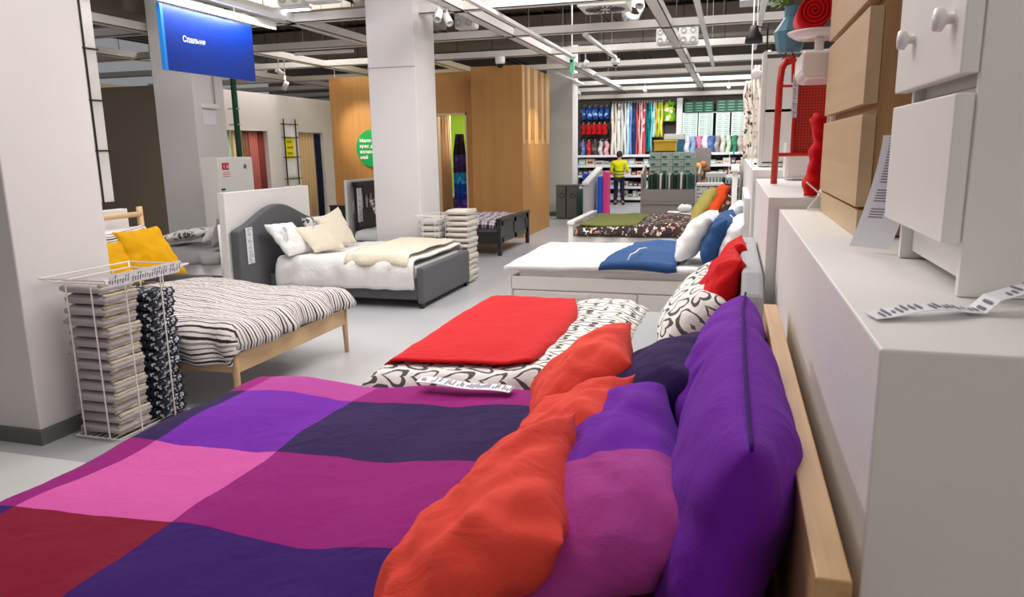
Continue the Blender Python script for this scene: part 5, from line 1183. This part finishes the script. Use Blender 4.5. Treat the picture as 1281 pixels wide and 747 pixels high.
# ================================================================ THE SHOP ASSISTANT
def person():
    base=Vector((-3.55,24.35,0)); o=thing('person','person in a yellow high-visibility jacket and dark trousers, seen from behind, head bowed','person',base)
    def skin(name,pts,edges,M,parent,sub=2,root=0):
        me=bpy.data.meshes.new(name); me.from_pydata([p[0] for p in pts],edges,[]); ob=bpy.data.objects.new(name,me); COL.objects.link(ob); ob.parent=parent; me.materials.append(M); ORG_OF[ob.name]=base
        s=ob.modifiers.new('skin','SKIN'); s.use_smooth_shade=True
        for i,p in enumerate(pts): me.skin_vertices[0].data[i].radius=(p[1],p[2] if len(p)>2 else p[1])
        me.skin_vertices[0].data[root].use_root=True
        ss=ob.modifiers.new('sub','SUBSURF'); ss.levels=sub; ss.render_levels=sub; return ob
    # facing +Y (back to the camera)
    P=[((0,0,.93),.13,.10),((0,0,1.08),.12,.09),((0,.0,1.25),.15,.10),((0,.01,1.38),.13,.09),((0,.03,1.47),.055,.055),((0,.07,1.56),.075,.085),((0,.09,1.65),.08,.09),
       ((-.19,.0,1.37),.055),((-.25,-.01,1.12),.045),((-.19,.14,.95),.036),((-.16,.2,.93),.03),
       ((.19,.0,1.37),.055),((.26,.0,1.12),.045),((.24,.2,1.05),.036),((.22,.28,1.08),.03),
       ((-.09,0,.88),.09),((-.10,.01,.5),.06),((-.11,-.03,.09),.042),((-.12,.13,.04),.035),
       ((.09,0,.88),.09),((.11,.01,.5),.06),((.13,-.03,.09),.042),((.16,.12,.04),.035)]
    E=[(0,1),(1,2),(2,3),(3,4),(4,5),(5,6),(3,7),(7,8),(8,9),(9,10),(3,11),(11,12),(12,13),(13,14),(0,15),(15,16),(16,17),(17,18),(0,19),(19,20),(20,21),(21,22)]
    skin('body',P,E,SKIN,o)
    J=[((0,0,.88),.18,.125),((0,0,1.05),.165,.115),((0,.0,1.25),.18,.125),((0,.01,1.37),.155,.11),((0,.02,1.44),.085,.08),
       ((-.2,.0,1.37),.075),((-.26,-.01,1.12),.06),((-.2,.12,.97),.05),((.2,.0,1.37),.075),((.27,.0,1.12),.06),((.25,.16,1.05),.05)]
    jk=skin('jacket',J,[(0,1),(1,2),(2,3),(3,4),(3,5),(5,6),(6,7),(3,8),(8,9),(9,10)],HIVIS,o,2,1)
    for z in(.98,1.07):
        b=MB();V=[];n=28
        for h in(0,.035):
            for k in range(n):
                a=2*PI*k/n; V.append((base.x+.172*math.cos(a),base.y+.122*math.sin(a),z+h))
        b.add(V,[(k,(k+1)%n,n+(k+1)%n,n+k) for k in range(n)]); b.build('reflective_band',REFL,jk,smooth=True,solid=.004)
    skin('trousers',[((0,0,.92),.155,.11),((-.09,0,.84),.10),((-.105,.01,.48),.075),((-.115,-.03,.12),.062),((.09,0,.84),.10),((.115,.01,.48),.075),((.135,-.03,.12),.062)],[(0,1),(1,2),(2,3),(0,4),(4,5),(5,6)],TROU,o)
    for x in(-.118,.145):
        b=MB(); b.lathe((0,0,0),[(0,0),(.05,0),(.055,.03),(.045,.07),(0,.09)],14)
        for p in b.v: p.x=p.x+base.x+x; p.y=p.y*2.5+base.y+.05
        b.build('shoe',BLK,o,smooth=True)
    b=MB(); b.lathe((0,0,0),[(.04,-.06),(.088,-.02),(.1,.05),(.085,.12),(.045,.155),(0,.165)],18)
    for p in b.v: p.x+=base.x; p.y=p.y*1.12+base.y+.06-.0; p.z+=1.585
    b.build('hair',HAIR,o,smooth=True)
    b=MB()
    b.lathe((base.x,base.y+.185,1.60),[(0,0),(.012,.005),(.015,.02),(.006,.045),(0,.05)],8); b.build('nose',SKIN,o,smooth=True)
    for sx in(-1,1): b=MB(); b.lathe((base.x+sx*.092,base.y+.07,1.585),[(0,0),(.012,.01),(.014,.035),(.008,.06),(0,.065)],8); b.build('ear',SKIN,o,smooth=True)
    for sx,hx,hy,hz in((-1,-.155,.22,.92),(1,.215,.30,1.08)):
        for k in range(5):
            a=(k-2)*.014; L=[.07,.08,.085,.078,.05][k]
            MB().tube([(base.x+hx+a,base.y+hy,hz),(base.x+hx+a*1.2,base.y+hy+L*.6,hz-.01),(base.x+hx+a*1.2,base.y+hy+L,hz-.035)],.009,6,r2=.006).build('finger',SKIN,o,smooth=True)
person()
tag(MB().box((-3.42,24.62,1.05),(-3.22,24.80,1.16)).build('goods_box',GM[0],bevel=.004),'small white box held by the person in the yellow jacket','box')
